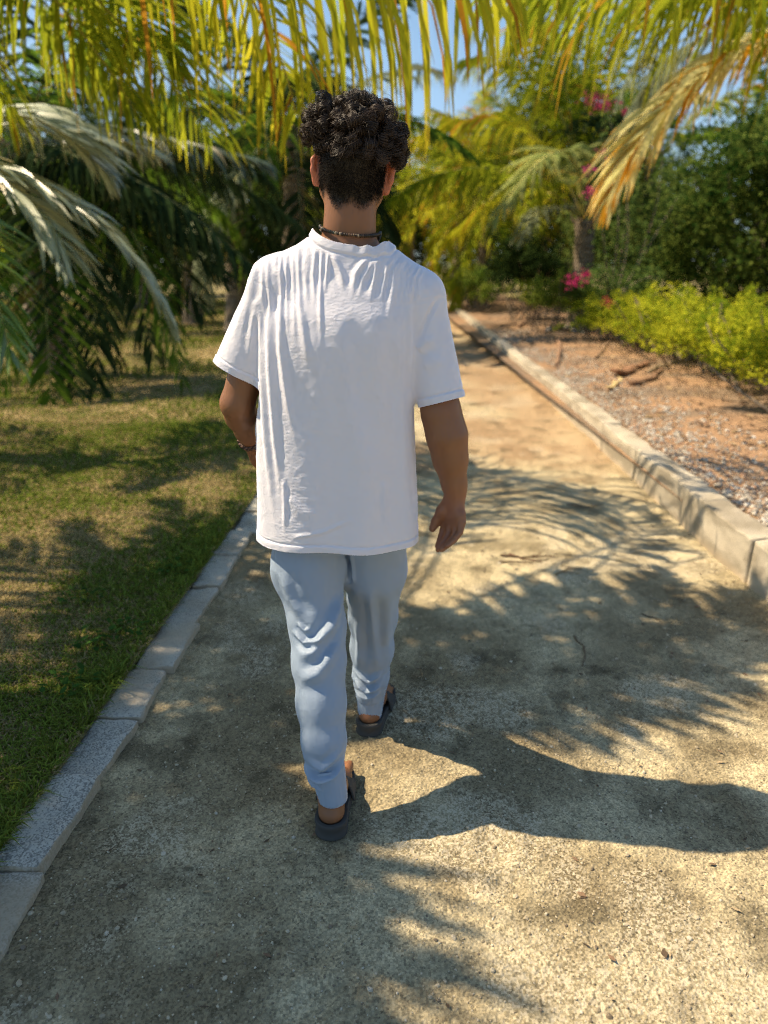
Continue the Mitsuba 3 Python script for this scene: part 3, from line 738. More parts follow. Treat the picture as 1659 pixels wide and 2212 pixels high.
put('lawn', sheet(axis(4.9, 50, 5, 0.1, 1.06), axis(0, 70, 6, 0.15, 1.04), lambda X, Y: 0.20 + 0.08 * fb2(X, Y, 0.5, 3, 2)), 'lawn_mat', True, kind='structure', label='shaded lawn behind the yellow hedge')


def block(x0, x1, y0, y1, z0, z1, seed, n=(4, 8), rough=0.006, r=0.012):
    """a stone with worn edges: a boxed grid pushed about by noise"""
    g = trimesh.creation.box(extents=[1, 1, 1]); v, f = [], []
    xs_, ys_, zs_ = (np.unique(np.r_[0, e, np.linspace(e, 1 - e, k), 1 - e, 1]) for e, k in ((r / (x1 - x0), n[0]), (r / (y1 - y0), n[1]), (min(0.3, r / (z1 - z0)), 2)))
    faces = []
    for ax, (a, b) in ((2, (xs_, ys_)), (0, (ys_, zs_)), (1, (zs_, xs_))):
        for side in (0, 1):
            A, B = np.meshgrid(a, b, indexing='ij'); p = np.zeros(A.shape + (3,))
            p[..., ax] = side; p[..., (ax + 1) % 3] = A; p[..., (ax + 2) % 3] = B
            m = len(b); i = np.arange(len(a) - 1)[:, None] * m; j = np.arange(m - 1)[None]
            q = np.stack([i + j, i + m + j, i + m + j + 1, i + j + 1], -1).reshape(-1, 4)
            faces.append((p.reshape(-1, 3), tri(q if side else q[:, ::-1])))
    v, f = join(faces)
    tm = trimesh.Trimesh(v, f, process=True, merge_tex=True); v, f = np.array(tm.vertices), np.array(tm.faces)
    size = np.array([x1 - x0, y1 - y0, z1 - z0]); w = v * size
    inner = np.clip(w, r, size - r); d = w - inner; L = np.linalg.norm(d, axis=1, keepdims=True)
    w = np.where(L > 1e-9, inner + d / np.maximum(L, 1e-9) * np.minimum(L, r), w)
    w = w + [x0, y0, z0]
    nn = np.stack([meshkit.fbm(w * 7 + seed * 3.1, 3, k) - 0.5 for k in range(3)], -1) * 2
    n2 = np.stack([meshkit.fbm(w * 26 + seed, 2, k + 5) - 0.5 for k in range(3)], -1)
    return w + nn * rough + n2 * rough * 0.9, f


rng = np.random.default_rng(11)
tag('stone_edging', kind='structure', label='low edging of pale granite blocks between lawn and path')
joints = [0.55, 0.93, 1.175, 1.485, 1.84, 2.155, 2.475, 2.86, 3.24, 3.63, 4.02, 4.40]
while joints[-1] < 16: joints.append(joints[-1] + rng.uniform(0.34, 0.46))
for i in range(len(joints) - 1):
    y0, y1 = joints[i] + 0.001, joints[i + 1] - 0.003
    e = edge_x((y0 + y1) / 2); j = rng.uniform(-0.018, 0.014)
    wd = 0.152 + rng.uniform(-0.008, 0.010)
    v, f = block(e - wd + j, e + j, y0, y1, -0.10, 0.026 + rng.uniform(-0.008, 0.008) - 0.008 * (y0 > 2.6), i, (7, 14) if y0 < 5 else (2, 3), 0.013, 0.010)
    v[:, 0] += (0.045 if y0 < 4.5 else 0.021) * (v[:, 1] - (y0 + y1) / 2) + rng.uniform(-0.05, 0.05) * (v[:, 1] - (y0 + y1) / 2)
    put('stone_edging__stone', (v, f), 'edging_mat', 35)
tag('kerb', kind='structure', label='raised concrete kerb along the right side of the path')
y = 0.5; i = 0
while y < 44:
    L = rng.uniform(0.86, 1.0) if y < 14 else 1.9
    x = kerb_x(y + L / 2)
    v, f = block(x, x + 0.160 + rng.uniform(-0.006, 0.006), y + 0.001, y + L - 0.001, -0.12, 0.245 + rng.uniform(-0.008, 0.008), 50 + i, (4, 14) if y < 12 else (2, 3), 0.016, 0.014)
    v[:, 0] += 0.0215 * (v[:, 1] - y - L / 2) + rng.uniform(-0.008, 0.008)
    put('kerb__block', (v, f), 'kerb_mat', 35)
    y += L; i += 1


# ---- loose stones (one mass each), grass
def pebbles(P, r, col, seed):
    g = np.random.default_rng(seed); base = trimesh.creation.icosphere(0, 1.0)
    bv, bf = np.array(base.vertices), np.array(base.faces); n = len(P)
    q = g.normal(size=(n, 4)); q /= np.linalg.norm(q, axis=1, keepdims=True); w, x, y, z = q.T
    R = np.stack([np.stack([1 - 2 * (y * y + z * z), 2 * (x * y - z * w), 2 * (x * z + y * w)], -1), np.stack([2 * (x * y + z * w), 1 - 2 * (x * x + z * z), 2 * (y * z - x * w)], -1), np.stack([2 * (x * z - y * w), 2 * (y * z + x * w), 1 - 2 * (x * x + y * y)], -1)], 1)
    s = r[:, None, None] * (bv[None] * g.uniform(0.6, 1.25, (n, 1, 3))) * g.uniform(0.85, 1.15, (n, 12, 1))
    v = np.einsum('nij,nkj->nki', R, s); v[..., 2] *= 0.75
    v += P[:, None]
    return v.reshape(-1, 3), (bf[None] + 12 * np.arange(n)[:, None, None]).reshape(-1, 3), np.repeat(col, 12, 0)


n = 30000
d = 1.0 + 4.2 * rng.random(n) ** 1.5; x = rng.uniform(-0.95, 1.85, n)
keep = (x > edge_x(d) + 0.01) & (x < kerb_x(d) - 0.01) & (np.abs(x) < 0.62 * d + 0.2) & (rng.random(n) < 0.30 + 1.4 * np.clip(fb2(x, d, 1.6, 3, 21) + 0.15, 0, 1))
x, d = x[keep], d[keep]; r = 0.0014 + 0.0026 * rng.random(len(x)) ** 2 + 0.004 * (rng.random(len(x)) < 0.03)
tone = np.array([[0.50, 0.43, 0.30], [0.36, 0.30, 0.20], [0.56, 0.50, 0.38], [0.20, 0.16, 0.11]])[rng.choice(4, len(x), p=[.40, .32, .10, .18])] * rng.uniform(0.8, 1.15, (len(x), 1))
pb = pebbles(np.stack([x, d, path_z(x, d) + r * 0.3], -1), r, tone, 1)
put('gravel', pb[:2], 'stone_mat', False, pb[2], label='loose grit scattered over the sandy path', cat='grit', kind='stuff')
n = 9500
d = 3.0 + 13 * rng.random(n) ** 1.4; u = 0.18 + 0.85 * rng.random(n) ** 1.4; x = kerb_x(d) + u
keep = (rng.random(n) < 1.25 - 0.85 * u) & (fb2(x, d, 1.1, 3, 31) > -0.10)
x, d = x[keep], d[keep]; r = 0.007 + 0.013 * rng.random(len(x)) ** 1.6
tone = np.array([[0.44, 0.40, 0.33], [0.34, 0.27, 0.20], [0.36, 0.22, 0.14], [0.52, 0.49, 0.43]])[rng.choice(4, len(x), p=[.34, .3, .2, .16])] * rng.uniform(0.75, 1.15, (len(x), 1))
pb = pebbles(np.stack([x, d, bed_z(x, d) + r * 0.3], -1), r, tone, 2)
put('gravel', pb[:2], 'stone_mat', False, pb[2], label='stones and clods heaped in the bed behind the kerb', cat='gravel', kind='stuff')


def blades(X, Y, Z, h, w, col, g, lean=0.6):
    n = len(X); az = g.uniform(0, 6.283, n); ln = g.uniform(0.1, lean, n) * h * 1.6
    dx, dy = np.cos(az), np.sin(az); tw = g.uniform(0, 6.283, n); sx, sy = np.cos(tw) * w, np.sin(tw) * w
    base = np.stack([X, Y, Z - 0.004], -1); s = np.stack([sx, sy, 0 * sx], -1)
    midp = base + np.stack([dx * ln * 0.35, dy * ln * 0.35, h * 0.62], -1); tip = base + np.stack([dx * ln, dy * ln, h * (1.0 - 0.25 * ln / h)], -1)
    v = np.stack([base - s, base + s, midp - s * 0.8, midp + s * 0.8, tip], 1).reshape(-1, 3)
    k = 5 * np.arange(n)[:, None]
    f = np.concatenate([k + [0, 1, 3], k + [0, 3, 2], k + [2, 3, 4]], 0)
    return v, f, np.repeat(col, 5, 0)


def grass_mass(key, xr, yr, count, pw, hfun, label, side):
    g = np.random.default_rng(77 + count % 97)
    Y = yr[0] + (yr[1] - yr[0]) * g.random(count) ** pw; t = g.random(count)
    X = xr[0](Y) + (xr[1](Y) - xr[0](Y)) * t
    dist = np.hypot(X, Y)
    green = np.clip(0.32 + 2.4 * fb2(X, Y, 1.1, 4, 41) + 0.5 * fb2(X, Y, 6, 2, 42) + side * 0.3 * np.exp(-((X - xr[1](Y)) / 0.16) ** 2), 0, 1)[:, None]
    hh = (0.016 + 0.024 * g.random(count)) * (0.75 + 0.7 * green[:, 0]) * (1 + 0.05 * dist) * (1 + side * 0.35 * np.exp(-((X - xr[1](Y)) / 0.10) ** 2))
    w = 0.0016 + 0.00075 * dist
    gc = np.array([0.155, 0.225, 0.040]) * g.uniform(0.45, 1.35, (count, 1)) + np.array([0.05, 0.03, 0.0]) * g.random((count, 1))
    dc = np.array([0.50, 0.40, 0.20]) * g.uniform(0.55, 1.2, (count, 1))
    mixv = (g.random((count, 1)) < green * 0.85 + 0.05)
    col = np.where(mixv, gc, dc)
    hh = np.where(mixv[:, 0], hh, hh * 0.7)
    v, f, c = blades(X, Y, hfun(X, Y), hh, w, col, g, 1.1)
    put(key, (v, f), 'blade_mat', False, c, label=label, cat='grass', kind='stuff')


grass_mass('grass', (lambda Y: -0.70 * Y - 0.6, lambda Y: edge_x(Y) - 0.142), (1.2, 7.0), 190000, 1.35, lawn_z, 'mixed green and dry grass growing up to the stone edging', 1)
grass_mass('grass', (lambda Y: -0.62 * Y - 0.5, lambda Y: edge_x(Y) - 0.145), (6.8, 34), 110000, 1.5, lawn_z, 'sunlit grass farther back among the palm trunks', 0)
grass_mass('grass', (lambda Y: 0 * Y + 4.95, lambda Y: 0.62 * Y + 1.5), (9, 34), 50000, 1.3, lambda X, Y: 0.20 + 0 * X, 'grass behind the yellow hedge', 0)
# a few broad-leaved weeds by the edging
WEEDS = ['broad-leaved weed second nearest the camera beside the stone edging', 'broad-leaved weed in the middle of the row beside the edging, farther from it', 'broad-leaved weed farthest along the stone edging', 'broad-leaved weed deepest in the grass, away from the edging', 'broad-leaved weed nearest the camera beside the stone edging']
for k, (wx, wy) in enumerate([(-1.06, 2.72), (-1.15, 2.62), (-1.02, 3.35), (-1.35, 3.0), (-1.10, 2.28)]):
    parts = []
    for q in range(26):
        a = rng.uniform(0, 6.28); rr = 0.10 * math.sqrt(rng.random()); c = np.array([wx + rr * math.cos(a), wy + rr * math.sin(a), float(lawn_z(np.array(wx), np.array(wy))) + rng.uniform(0.03, 0.06)])
        az = rng.uniform(0, 6.28); t = np.array([math.cos(az), math.sin(az), rng.uniform(-0.2, 0.5)]); s = unit(np.cross(t, [0, 0, 1])); L = rng.uniform(0.02, 0.04)
        P = np.array([c, c + t * L * .3 + s * L * .3, c + t * L * .75 + s * L * .24, c + t * L, c + t * L * .75 - s * L * .24, c + t * L * .3 - s * L * .3])
        parts.append((P, np.array([[0, 1, 2], [0, 2, 3], [0, 3, 4], [0, 4, 5]]), np.tile(np.array([[0.07, 0.16, 0.035]]) * rng.uniform(0.7, 1.3), (6, 1))))
    wk = put('weed', tube(np.array([[wx, wy, float(lawn_z(np.array(wx), np.array(wy))) - 0.01], [wx + 0.004, wy, float(lawn_z(np.array(wx), np.array(wy))) + 0.045]]), 0.003, 5), 'vertex_mat', True, np.tile([[0.08, 0.12, 0.03]], (12, 1)), label=WEEDS[k], cat='weed', group='weeds beside the edging')
    for P, ff, cc in parts: put(wk + '__leaf', (P, ff), 'leaf_mat', False, cc)


# ---- twigs and scraps on the ground
def ground_point(px, py, z=0.0):
    t = (1106 - py) / 1598.0; Y = (z - H) * (CP + t * SP) / (t * CP - SP)
    return np.array([(px - 829.5) / 1598.0 * (Y * CP - (z - H) * SP), Y, z])


def twig(pts, r, col, label, bend=0.012, seed=0, key='twig', forks=()):
    g = np.random.default_rng(seed + 400)
    P = np.array([ground_point(*p) for p in pts]); u = np.linspace(0, 1, 14); uu = np.linspace(0, 1, len(P))
    Q = np.stack([np.interp(u, uu, P[:, k]) for k in range(3)], 1) + np.cumsum(g.normal(0, bend * 0.25, (14, 3)), 0) * [1, 1, 0]
    Q[:, 2] = path_z(Q[:, 0], Q[:, 1]) + r * 0.9 + np.abs(np.cumsum(g.normal(0, 0.0022, 14))) * np.sin(u * 3.14)
    parts = [tube(Q, np.linspace(r, r * 0.45, 14), 6)]
    for k, d in forks:
        e = Q[k] + np.array([d[0], d[1], 0.006]); parts.append(tube(np.stack([Q[k] + (e - Q[k]) * t for t in np.linspace(0, 1, 5)]) + g.normal(0, 0.002, (5, 3)), np.linspace(r * 0.6, r * 0.3, 5), 5))
    v, f = join(parts)
    put(key, (v, f), 'vertex_mat', True, np.tile([col], (len(v), 1)) * (0.8 + 0.4 * meshkit.noise(v * 300))[:, None], label=label, cat='twig')


br, pa = [0.11, 0.065, 0.04], [0.32, 0.23, 0.13]
twig([(1082, 1200), (1130, 1205), (1200, 1203)], 0.006, br, 'dark brown twig lying uppermost in the small heap on the path', 0.010, 1, forks=[(4, (-0.06, 0.03)), (8, (0.07, 0.04))])
twig([(1078, 1212), (1140, 1216), (1185, 1208)], 0.0045, br, 'dark forked twig in front in the small heap on the path', 0.012, 2, forks=[(5, (0.05, -0.04))])
twig([(1100, 1196), (1125, 1208), (1165, 1214)], 0.005, [0.16, 0.095, 0.06], 'reddish twig crossing the small heap on the path', 0.01, 3)
twig([(1200, 1240), (1225, 1228), (1250, 1226)], 0.005, pa, 'pale split frond scrap on the path beyond the heap of twigs', 0.008, 4, forks=[(3, (0.10, -0.03))])
twig([(1240, 1375), (1256, 1400), (1258, 1440)], 0.0035, [0.13, 0.09, 0.055], 'short brown twig pointing towards the camera in the shaded middle of the path', 0.01, 5)
twig([(1385, 1325), (1410, 1333), (1428, 1342)], 0.0028, [0.09, 0.06, 0.035], 'thin dark stick in the striped shade near the kerb', 0.006, 6)
twig([(1225, 1090), (1260, 1098), (1300, 1088)], 0.004, br, 'thin curved twig on the sunlit part of the path', 0.012, 7)
twig([(905, 1440), (908, 1450), (912, 1462)], 0.002, pa, 'tiny straw upright beside the front foot on the path', 0.004, 8)
twig([(552, 2022), (569, 2018), (582, 2012)], 0.0016, pa, 'pale straw on the shaded path nearer the stone edging', 0.004, 9)
twig([(620, 2058), (645, 2050), (668, 2040)], 0.0016, [0.4, 0.33, 0.22], 'pale bent straw on the shaded path behind the man', 0.006, 10)

# small crumbs of dry leaf and straw blown over the path: one mass
gc_ = np.random.default_rng(66); n = 900
d = 1.0 + 7 * gc_.random(n) ** 1.3; x = gc_.uniform(-0.9, 1.8, n); edge = gc_.random(n) < 0.5
x = np.where(edge, kerb_x(d) - 0.02 - 0.35 * gc_.random(n) ** 2, x); keep = (x > edge_x(d) + 0.02) & (x < kerb_x(d) - 0.01); x, d = x[keep], d[keep]; n = len(x)
P = np.stack([x, d, path_z(x, d) + 0.004], -1); az = gc_.uniform(0, 6.283, n); L = gc_.uniform(0.006, 0.030, n)
tt = np.stack([np.cos(az), np.sin(az), gc_.uniform(0, 0.2, n)], -1) * L[:, None]; sd = np.stack([-np.sin(az), np.cos(az), 0.2 + 0 * az], -1) * (L * gc_.uniform(0.06, 0.28, n))[:, None]
v = np.stack([P, P + tt * .5 + sd, P + tt, P + tt * .5 - sd], 1).reshape(-1, 3); k = 4 * np.arange(n)[:, None]
col = np.array([[0.20, 0.13, 0.08], [0.10, 0.07, 0.045], [0.38, 0.29, 0.17]])[gc_.choice(3, n, p=[.4, .35, .25])]
put('leaf_crumbs', (v, np.concatenate([k + [0, 1, 2], k + [0, 2, 3]])), 'vertex_mat', False, np.repeat(col, 4, 0), label='crumbs of dry leaf and straw strewn over the path', cat='leaf litter', kind='stuff')


# ---------------------------------------------------------------- palms
def frond_mesh(g, P0, P1, P2, L=0.75, n=46, w=0.034, start=0.16, a0=62, a1=24, droop=0.30, lift=0.25, roll=0.0, pal='lime', rad=0.022, K=5, gap=0.0):
    """a coconut frond: midrib along a curve and its leaflets; returns midrib (v, f, c) and the leaflets' strips (n2, 2K, 3) with colours"""
    ctr = bez(P0, P1, P2, 24); u = np.linspace(0, 1, 24)
    rib = tube(ctr, rad * (1 - 0.86 * u ** 0.8) + 0.002, 6, flat=0.8)
    A, Bc = PAL[pal]
    ribc = np.tile(np.asarray(Bc['rib'])[None], (len(rib[0]), 1)) * (0.85 + 0.3 * meshkit.noise(rib[0] * 9))[:, None]
    uu = np.linspace(start, 0.995, n) + g.normal(0, 0.3 / n, n) * 0.5; uu = np.clip(uu, start * .8, 1)
    uu = np.concatenate([uu, np.clip(uu + 0.4 / n, 0, 1)]); sg = np.repeat([1.0, -1.0], n)
    if gap: m = g.random(2 * n) > gap; uu, sg = uu[m], sg[m]
    N = len(uu)
    p = (1 - uu)[:, None] ** 2 * P0 + (2 * uu * (1 - uu))[:, None] * P1 + uu[:, None] ** 2 * P2
    t = unit(2 * (1 - uu)[:, None] * (P1 - P0) + 2 * uu[:, None] * (P2 - P1))
    up = unit(np.array([0, 0, 1.0]) - t * t[:, 2:3]); bad = np.abs(t[:, 2]) > 0.97; up[bad] = unit(np.cross(t[bad], [1, 0, 0.0]))
    side = np.cross(t, up)
    if roll: side, up = side * math.cos(roll) + up * math.sin(roll), up * math.cos(roll) - side * math.sin(roll)
    x = np.clip((uu - start) / (1 - start), 0, 1)
    ang = np.radians(a0 + (a1 - a0) * x ** 1.4 + g.normal(0, 6.0, N))
    d = unit(side * sg[:, None] * np.sin(ang)[:, None] + t * np.cos(ang)[:, None] + up * (lift * (1 - 0.5 * x) + g.normal(0, 0.07, N))[:, None])
    ln = L * np.interp(x, [0, 0.12, 0.4, 0.75, 1], [0.62, 0.9, 1.0, 0.78, 0.36]) * g.uniform(0.74, 1.10, N)
    dr_ = droop * g.uniform(0.45, 1.5, N)
    pos, ds = [p], [d]
    for k in range(K - 1):
        d = unit(d + np.array([0, 0, -1.0]) * dr_[:, None] * (0.45 + 0.55 * k) * (4.0 / (K - 1)))
        pos.append(pos[-1] + d * (ln / (K - 1))[:, None]); ds.append(d)
    pos, ds = np.stack(pos, 1), np.stack(ds, 1)
    tw = unit(t * 0.9 + up * 0.25 * 1)
    wd = tw[:, None] - ds * np.sum(tw[:, None] * ds, -1, keepdims=True); wd = unit(wd)
    nn = np.cross(wd, ds); ph = g.normal(0, 0.55, (N, 1, 1)); wd = wd * np.cos(ph) + nn * np.sin(ph)
    prof = np.interp(np.linspace(0, 1, K), [0, 0.2, 0.55, 0.85, 1], [0.45, 0.95, 1.0, 0.55, 0.06])[None, :, None] * (w * 0.5) * g.uniform(0.8, 1.15, (N, 1, 1))
    V = np.concatenate([pos - wd * prof, pos + wd * prof], 1)
    s = np.linspace(0, 1, K)[None, :, None]
    mixv = np.clip(g.beta(2.0, 2.0, (N, 1, 1)) * Bc['spread'] + Bc['bias'] + 0.25 * (s - 0.4), 0, 1)
    col = np.asarray(A[0]) * (1 - mixv) + np.asarray(A[1]) * mixv
    dry = g.random((N, 1, 1)) < Bc['dry']
    col = np.where(dry, np.asarray(A[2]) * g.uniform(0.7, 1.1, (N, 1, 1)), col)
    tipc = smooth01(s, 0.86, 1.0) * Bc['tip']; col = col * (1 - tipc) + np.asarray(A[2]) * tipc
    col = col * g.uniform(0.82, 1.15, (N, 1, 1)); col = np.concatenate([col, col], 1)
    return (rib[0], rib[1], ribc), V, col


PAL = {'lime': (([0.13, 0.215, 0.012], [0.44, 0.45, 0.03], [0.50, 0.30, 0.03]), {'rib': [0.34, 0.33, 0.08], 'spread': 0.8, 'bias': 0.1, 'dry': 0.05, 'tip': 0.4}),
       'gold': (([0.31, 0.39, 0.02], [0.62, 0.55, 0.035], [0.55, 0.27, 0.03]), {'rib': [0.45, 0.38, 0.10], 'spread': 0.8, 'bias': 0.15, 'dry': 0.08, 'tip': 0.5}),
       'green': (([0.05, 0.12, 0.014], [0.17, 0.27, 0.03], [0.30, 0.22, 0.05]), {'rib': [0.24, 0.25, 0.08], 'spread': 0.8, 'bias': 0.05, 'dry': 0.03, 'tip': 0.3}),
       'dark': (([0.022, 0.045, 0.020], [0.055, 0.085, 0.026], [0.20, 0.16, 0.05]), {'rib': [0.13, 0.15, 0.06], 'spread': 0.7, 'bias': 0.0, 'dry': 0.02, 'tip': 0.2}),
       'silver': (([0.20, 0.25, 0.15], [0.36, 0.40, 0.27], [0.30, 0.24, 0.08]), {'rib': [0.36, 0.35, 0.15], 'spread': 0.7, 'bias': 0.1, 'dry': 0.03, 'tip': 0.25}),
       'pale': (([0.24, 0.32, 0.10], [0.46, 0.48, 0.16], [0.60, 0.45, 0.10]), {'rib': [0.5, 0.45, 0.16], 'spread': 0.8, 'bias': 0.1, 'dry': 0.06, 'tip': 0.6}),
       'amber': (([0.66, 0.64, 0.28], [0.78, 0.72, 0.36], [0.68, 0.34, 0.03]), {'rib': [0.50, 0.40, 0.14], 'spread': 0.9, 'bias': 0.1, 'dry': 0.22, 'tip': 0.9})}


def strips(V, col):
    N, K2, _ = V.shape; K = K2 // 2
    i = np.arange(N)[:, None] * K2; j = np.arange(K - 1)[None]
    q = np.stack([i + j, i + j + 1, i + K + j + 1, i + K + j], -1).reshape(-1, 4)
    return V.reshape(-1, 3), tri(q), col.reshape(-1, 3)


def add_frond(key, g, P0, P1, P2, mat='leaf_mat', single=False, label=None, **k):
    P0, P1, P2 = (np.asarray(p, float) for p in (P0, P1, P2))
    rib, V, col = frond_mesh(g, P0, P1, P2, **k)
    fk = put(key + '__frond', rib[:2], 'vertex_mat', True, rib[2], label=label)
    if single:
        for q in range(len(V)):
            v, f, c = strips(V[q:q + 1], col[q:q + 1]); put(fk + '__leaflet', (v, f), mat, True, c)
    else:
        v, f, c = strips(V, col); put(fk + '__leaflets', (v, f), mat, True, c, kind='stuff')


def trunk(key, base, top, r0, r1, lean=(0, 0), rings=26, color=None):
    base, top = np.asarray(base, float), np.asarray(top, float)
    k = rings * 4; u = np.linspace(0, 1, k)
    ctr = base + (top - base) * u[:, None] + np.array([lean[0], lean[1], 0]) * (np.sin(u * np.pi) * 1.0)[:, None]
    r = r1 + (r0 - r1) * np.exp(-u * 3.2) * 1.0 + 0.02 * ((u * rings) % 1.0) * (r0 / 0.2)
    v, f = tube(ctr, r, 20)
    v = v + unit(v - np.array([base[0], base[1], 0]) * [1, 1, 0] - v * [0, 0, 1]) * (0.035 * (meshkit.fbm(v * [7, 7, 14], 3) - 0.5))[:, None]
    put(key + '__trunk', (v, f), 'bark_mat', True)
    g = np.random.default_rng(int(abs(base[0]) * 100 + base[1] * 10)); parts = []
    for q in range(16):                  # old leaf bases and fibre round the crown
        a = q * 2.4; e = np.array([math.cos(a), math.sin(a), 0]); z = g.uniform(-0.35, 0.15)
        p0 = top + e * r1 * 0.7 + [0, 0, z]; p2 = p0 + e * g.uniform(0.10, 0.22) + [0, 0, g.uniform(0.18, 0.4)]
        parts.append(tube(bez(p0, (p0 + p2) / 2 + e * 0.06, p2, 5), [0.055, 0.05, 0.045, 0.035, 0.02], 6, flat=0.5))
    v, f = join(parts); put(key + '__leaf_bases', (v, f), 'bark_mat', True)


def palm(key, label, base, crown_z, n=16, L=3.0, pal=('green',), mat='leaf_mat', seed=0, trunk_r=(0.24, 0.13), group=None, leaf=0.7, nl=34, w=0.045, skip=None, K=4, sag=1.0, lean=(0, 0), droop=0.30, elev=(74, -38), keep=None):
    g = np.random.default_rng(int(900 + seed * 10))
    base = np.asarray(base, float); c = np.array([base[0] + lean[0], base[1] + lean[1], crown_z])
    tag(key, label, 'palm tree', group)
    trunk(key, base, c, *trunk_r)
    for i in range(n):
        az = i * 2.39996 + seed; e = math.radians(elev[0] + (elev[1] - elev[0]) * (i / max(n - 1, 1)) + g.normal(0, 5))
        if skip and skip(az % 6.28319, e): continue
        ll = L * g.uniform(0.85, 1.12); h = np.array([math.cos(az), math.sin(az), 0])
        P0 = c + h * 0.08; P1 = P0 + (h * math.cos(e) + [0, 0, math.sin(e)]) * ll * 0.55
        e2 = e - math.radians(62 * sag + g.normal(0, 7)); P2 = P1 + (h * math.cos(e2) + [0, 0, math.sin(e2)]) * ll * 0.52 + np.cross(h, [0, 0, 1]) * g.normal(0, 0.12) * ll
        if P2[2] < 0.25: P2[2] = 0.25
        add_frond(key, g, P0, P1, P2, mat, L=leaf * g.uniform(0.9, 1.1), n=nl, w=w, pal=pal[int(g.integers(len(pal)))], K=K, droop=droop, rad=0.026)
    return c


def azim(lo, hi): return lambda az, e: (lo < az < hi) if lo < hi else (az > lo or az < hi)


G = np.random.default_rng(3)
# --- the palm at the left, its trunk outside the frame: its fronds hang in at the top and shade the path
A = np.array([-3.05, 2.55, 3.35])
tag('palm_tree', 'near palm whose yellow green fronds hang in at the top left', 'palm tree')
trunk('palm_tree', [-3.25, 2.35, 0.0], A, 0.22, 0.14)
F = lambda *a, **k: add_frond('palm_tree', G, *a, **k)
F(A, A + [0.95, 2.1, 0.45], [-1.40, 6.6, 2.45], L=1.05, n=50, start=0.50, w=0.032, pal='lime', droop=0.24, a1=30)
F(A, A + [0.75, 2.0, 0.55], [-1.85, 6.2, 2.55], L=1.0, n=46, start=0.45, w=0.031, pal='lime', droop=0.38)
F(A, A + [0.15, 1.9, 0.50], [-2.75, 6.1, 2.55], L=1.0, n=58, w=0.031, pal='lime', droop=0.42)
F(A, [-1.6, 4.6, 3.22], [0.70, 5.10, 3.03], L=1.40, n=44, start=0.50, w=0.032, pal='gold', droop=0.95, single=True, a1=60)
F(A, [-0.75, 4.6, 3.75], [-0.58, 5.45, 2.42], L=0.85, n=36, start=0.5, w=0.034, pal='gold', droop=0.30, single=True, a1=38)
F(A, W(230, -140, 6.2), W(370, 120, 6.0), L=1.0, n=52, w=0.031, start=0.38, pal='lime', droop=0.16, a0=66, a1=40)
F(A, W(60, -120, 6.6), W(170, 110, 6.4), L=1.0, n=48, w=0.031, start=0.38, pal='lime', droop=0.2, a0=66, a1=40)
# mid-path shade
F(A, A + [1.3, 0.75, 0.75], [-0.55, 3.62, 3.05], L=0.62, n=60, w=0.046, pal='lime', droop=0.22)
F(A, A + [1.3, 0.50, 0.85], [-0.75, 3.45, 3.20], L=0.50, n=60, w=0.046, pal='lime', droop=0.22)
F(A, A + [1.1, 0.9, 0.9], [-1.00, 3.95, 3.20], L=0.60, n=54, w=0.044, pal='lime', droop=0.22)
F(A, A + [0.6, 0.9, 0.8], [-1.55, 4.0, 3.4], L=0.55, n=50, w=0.046, pal='green', droop=0.22)
# crown above the left edge of the path
for az, e, ll in [(-1.50, 0.30, 2.3), (-1.75, 0.55, 2.3), (-2.0, 0.25, 2.4), (-2.3, 0.5, 2.3), (-2.6, 0.3, 2.3), (-3.0, 0.5, 2.3), (2.7, 0.4, 2.3), (2.2, 0.6, 2.3), (1.85, 0.35, 2.2), (-1.62, 0.95, 2.2), (-2.15, 1.0, 2.2), (-1.85, 0.05, 2.2), (-2.45, 0.9, 2.1), (3.1, 1.1, 2.0), (-1.55, 0.65, 2.4), (-1.9, 0.75, 2.4), (-1.25, 0.6, 0.95), (1.4, 0.5, 1.6), (1.0, 0.7, 1.25), (1.75, 0.5, 2.7), (2.1, 0.4, 2.6), (2.3, 0.35, 2.9), (2.0, 0.6, 3.1)]:
    h = np.array([math.cos(az), math.sin(az), 0])
    P1 = A + (h * math.cos(e) + [0, 0, math.sin(e)]) * ll * .5; P2 = P1 + (h * math.cos(e - 0.9) + [0, 0, math.sin(e - 0.9)]) * ll * .5
    F(A, P1, P2, L=(0.54 if -1.7 < az < -1.2 else 0.62) if ll > 1.2 else 0.36, n=50, w=0.050, pal='green', droop=0.22, gap=0.10)

# --- the palm at the right, trunk outside the frame
Cc = np.array([5.6, 7.9, 3.55])
tag('palm_tree_001', 'right palm with the pale golden frond drooping over the hedge', 'palm tree')
trunk('palm_tree_001', [5.75, 7.9, 0.2], Cc, 0.24, 0.14)
F = lambda *a, **k: add_frond('palm_tree_001', G, *a, **k)
F(Cc, W(1545, -60, 7.0), W(1325, 415, 6.8), L=1.05, n=125, w=0.044, pal='amber', droop=0.17, a0=44, a1=17, lift=0.25, single=True, label='drooping pale gold frond with orange tips')
F(Cc, W(1540, -60, 9.6), W(1365, 235, 9.8), L=0.85, n=56, w=0.038, pal='silver', droop=0.40)
F(Cc, [3.2, 6.4, 3.75], [0.75, 6.0, 3.32], L=1.45, n=70, w=0.034, pal='lime', droop=0.6, single=True, a1=50)
F(Cc, [3.4, 7.4, 4.15], [1.25, 7.2, 3.62], L=1.35, n=62, w=0.040, pal='lime', droop=0.75)
F(Cc, [4.2, 6.6, 4.1], [2.35, 6.3, 3.42], L=1.25, n=56, w=0.040, pal='lime', droop=0.7)
F(Cc, [5.0, 6.4, 4.2], [4.0, 5.4, 2.9], L=0.85, n=50, w=0.038, pal='gold', droop=0.3)
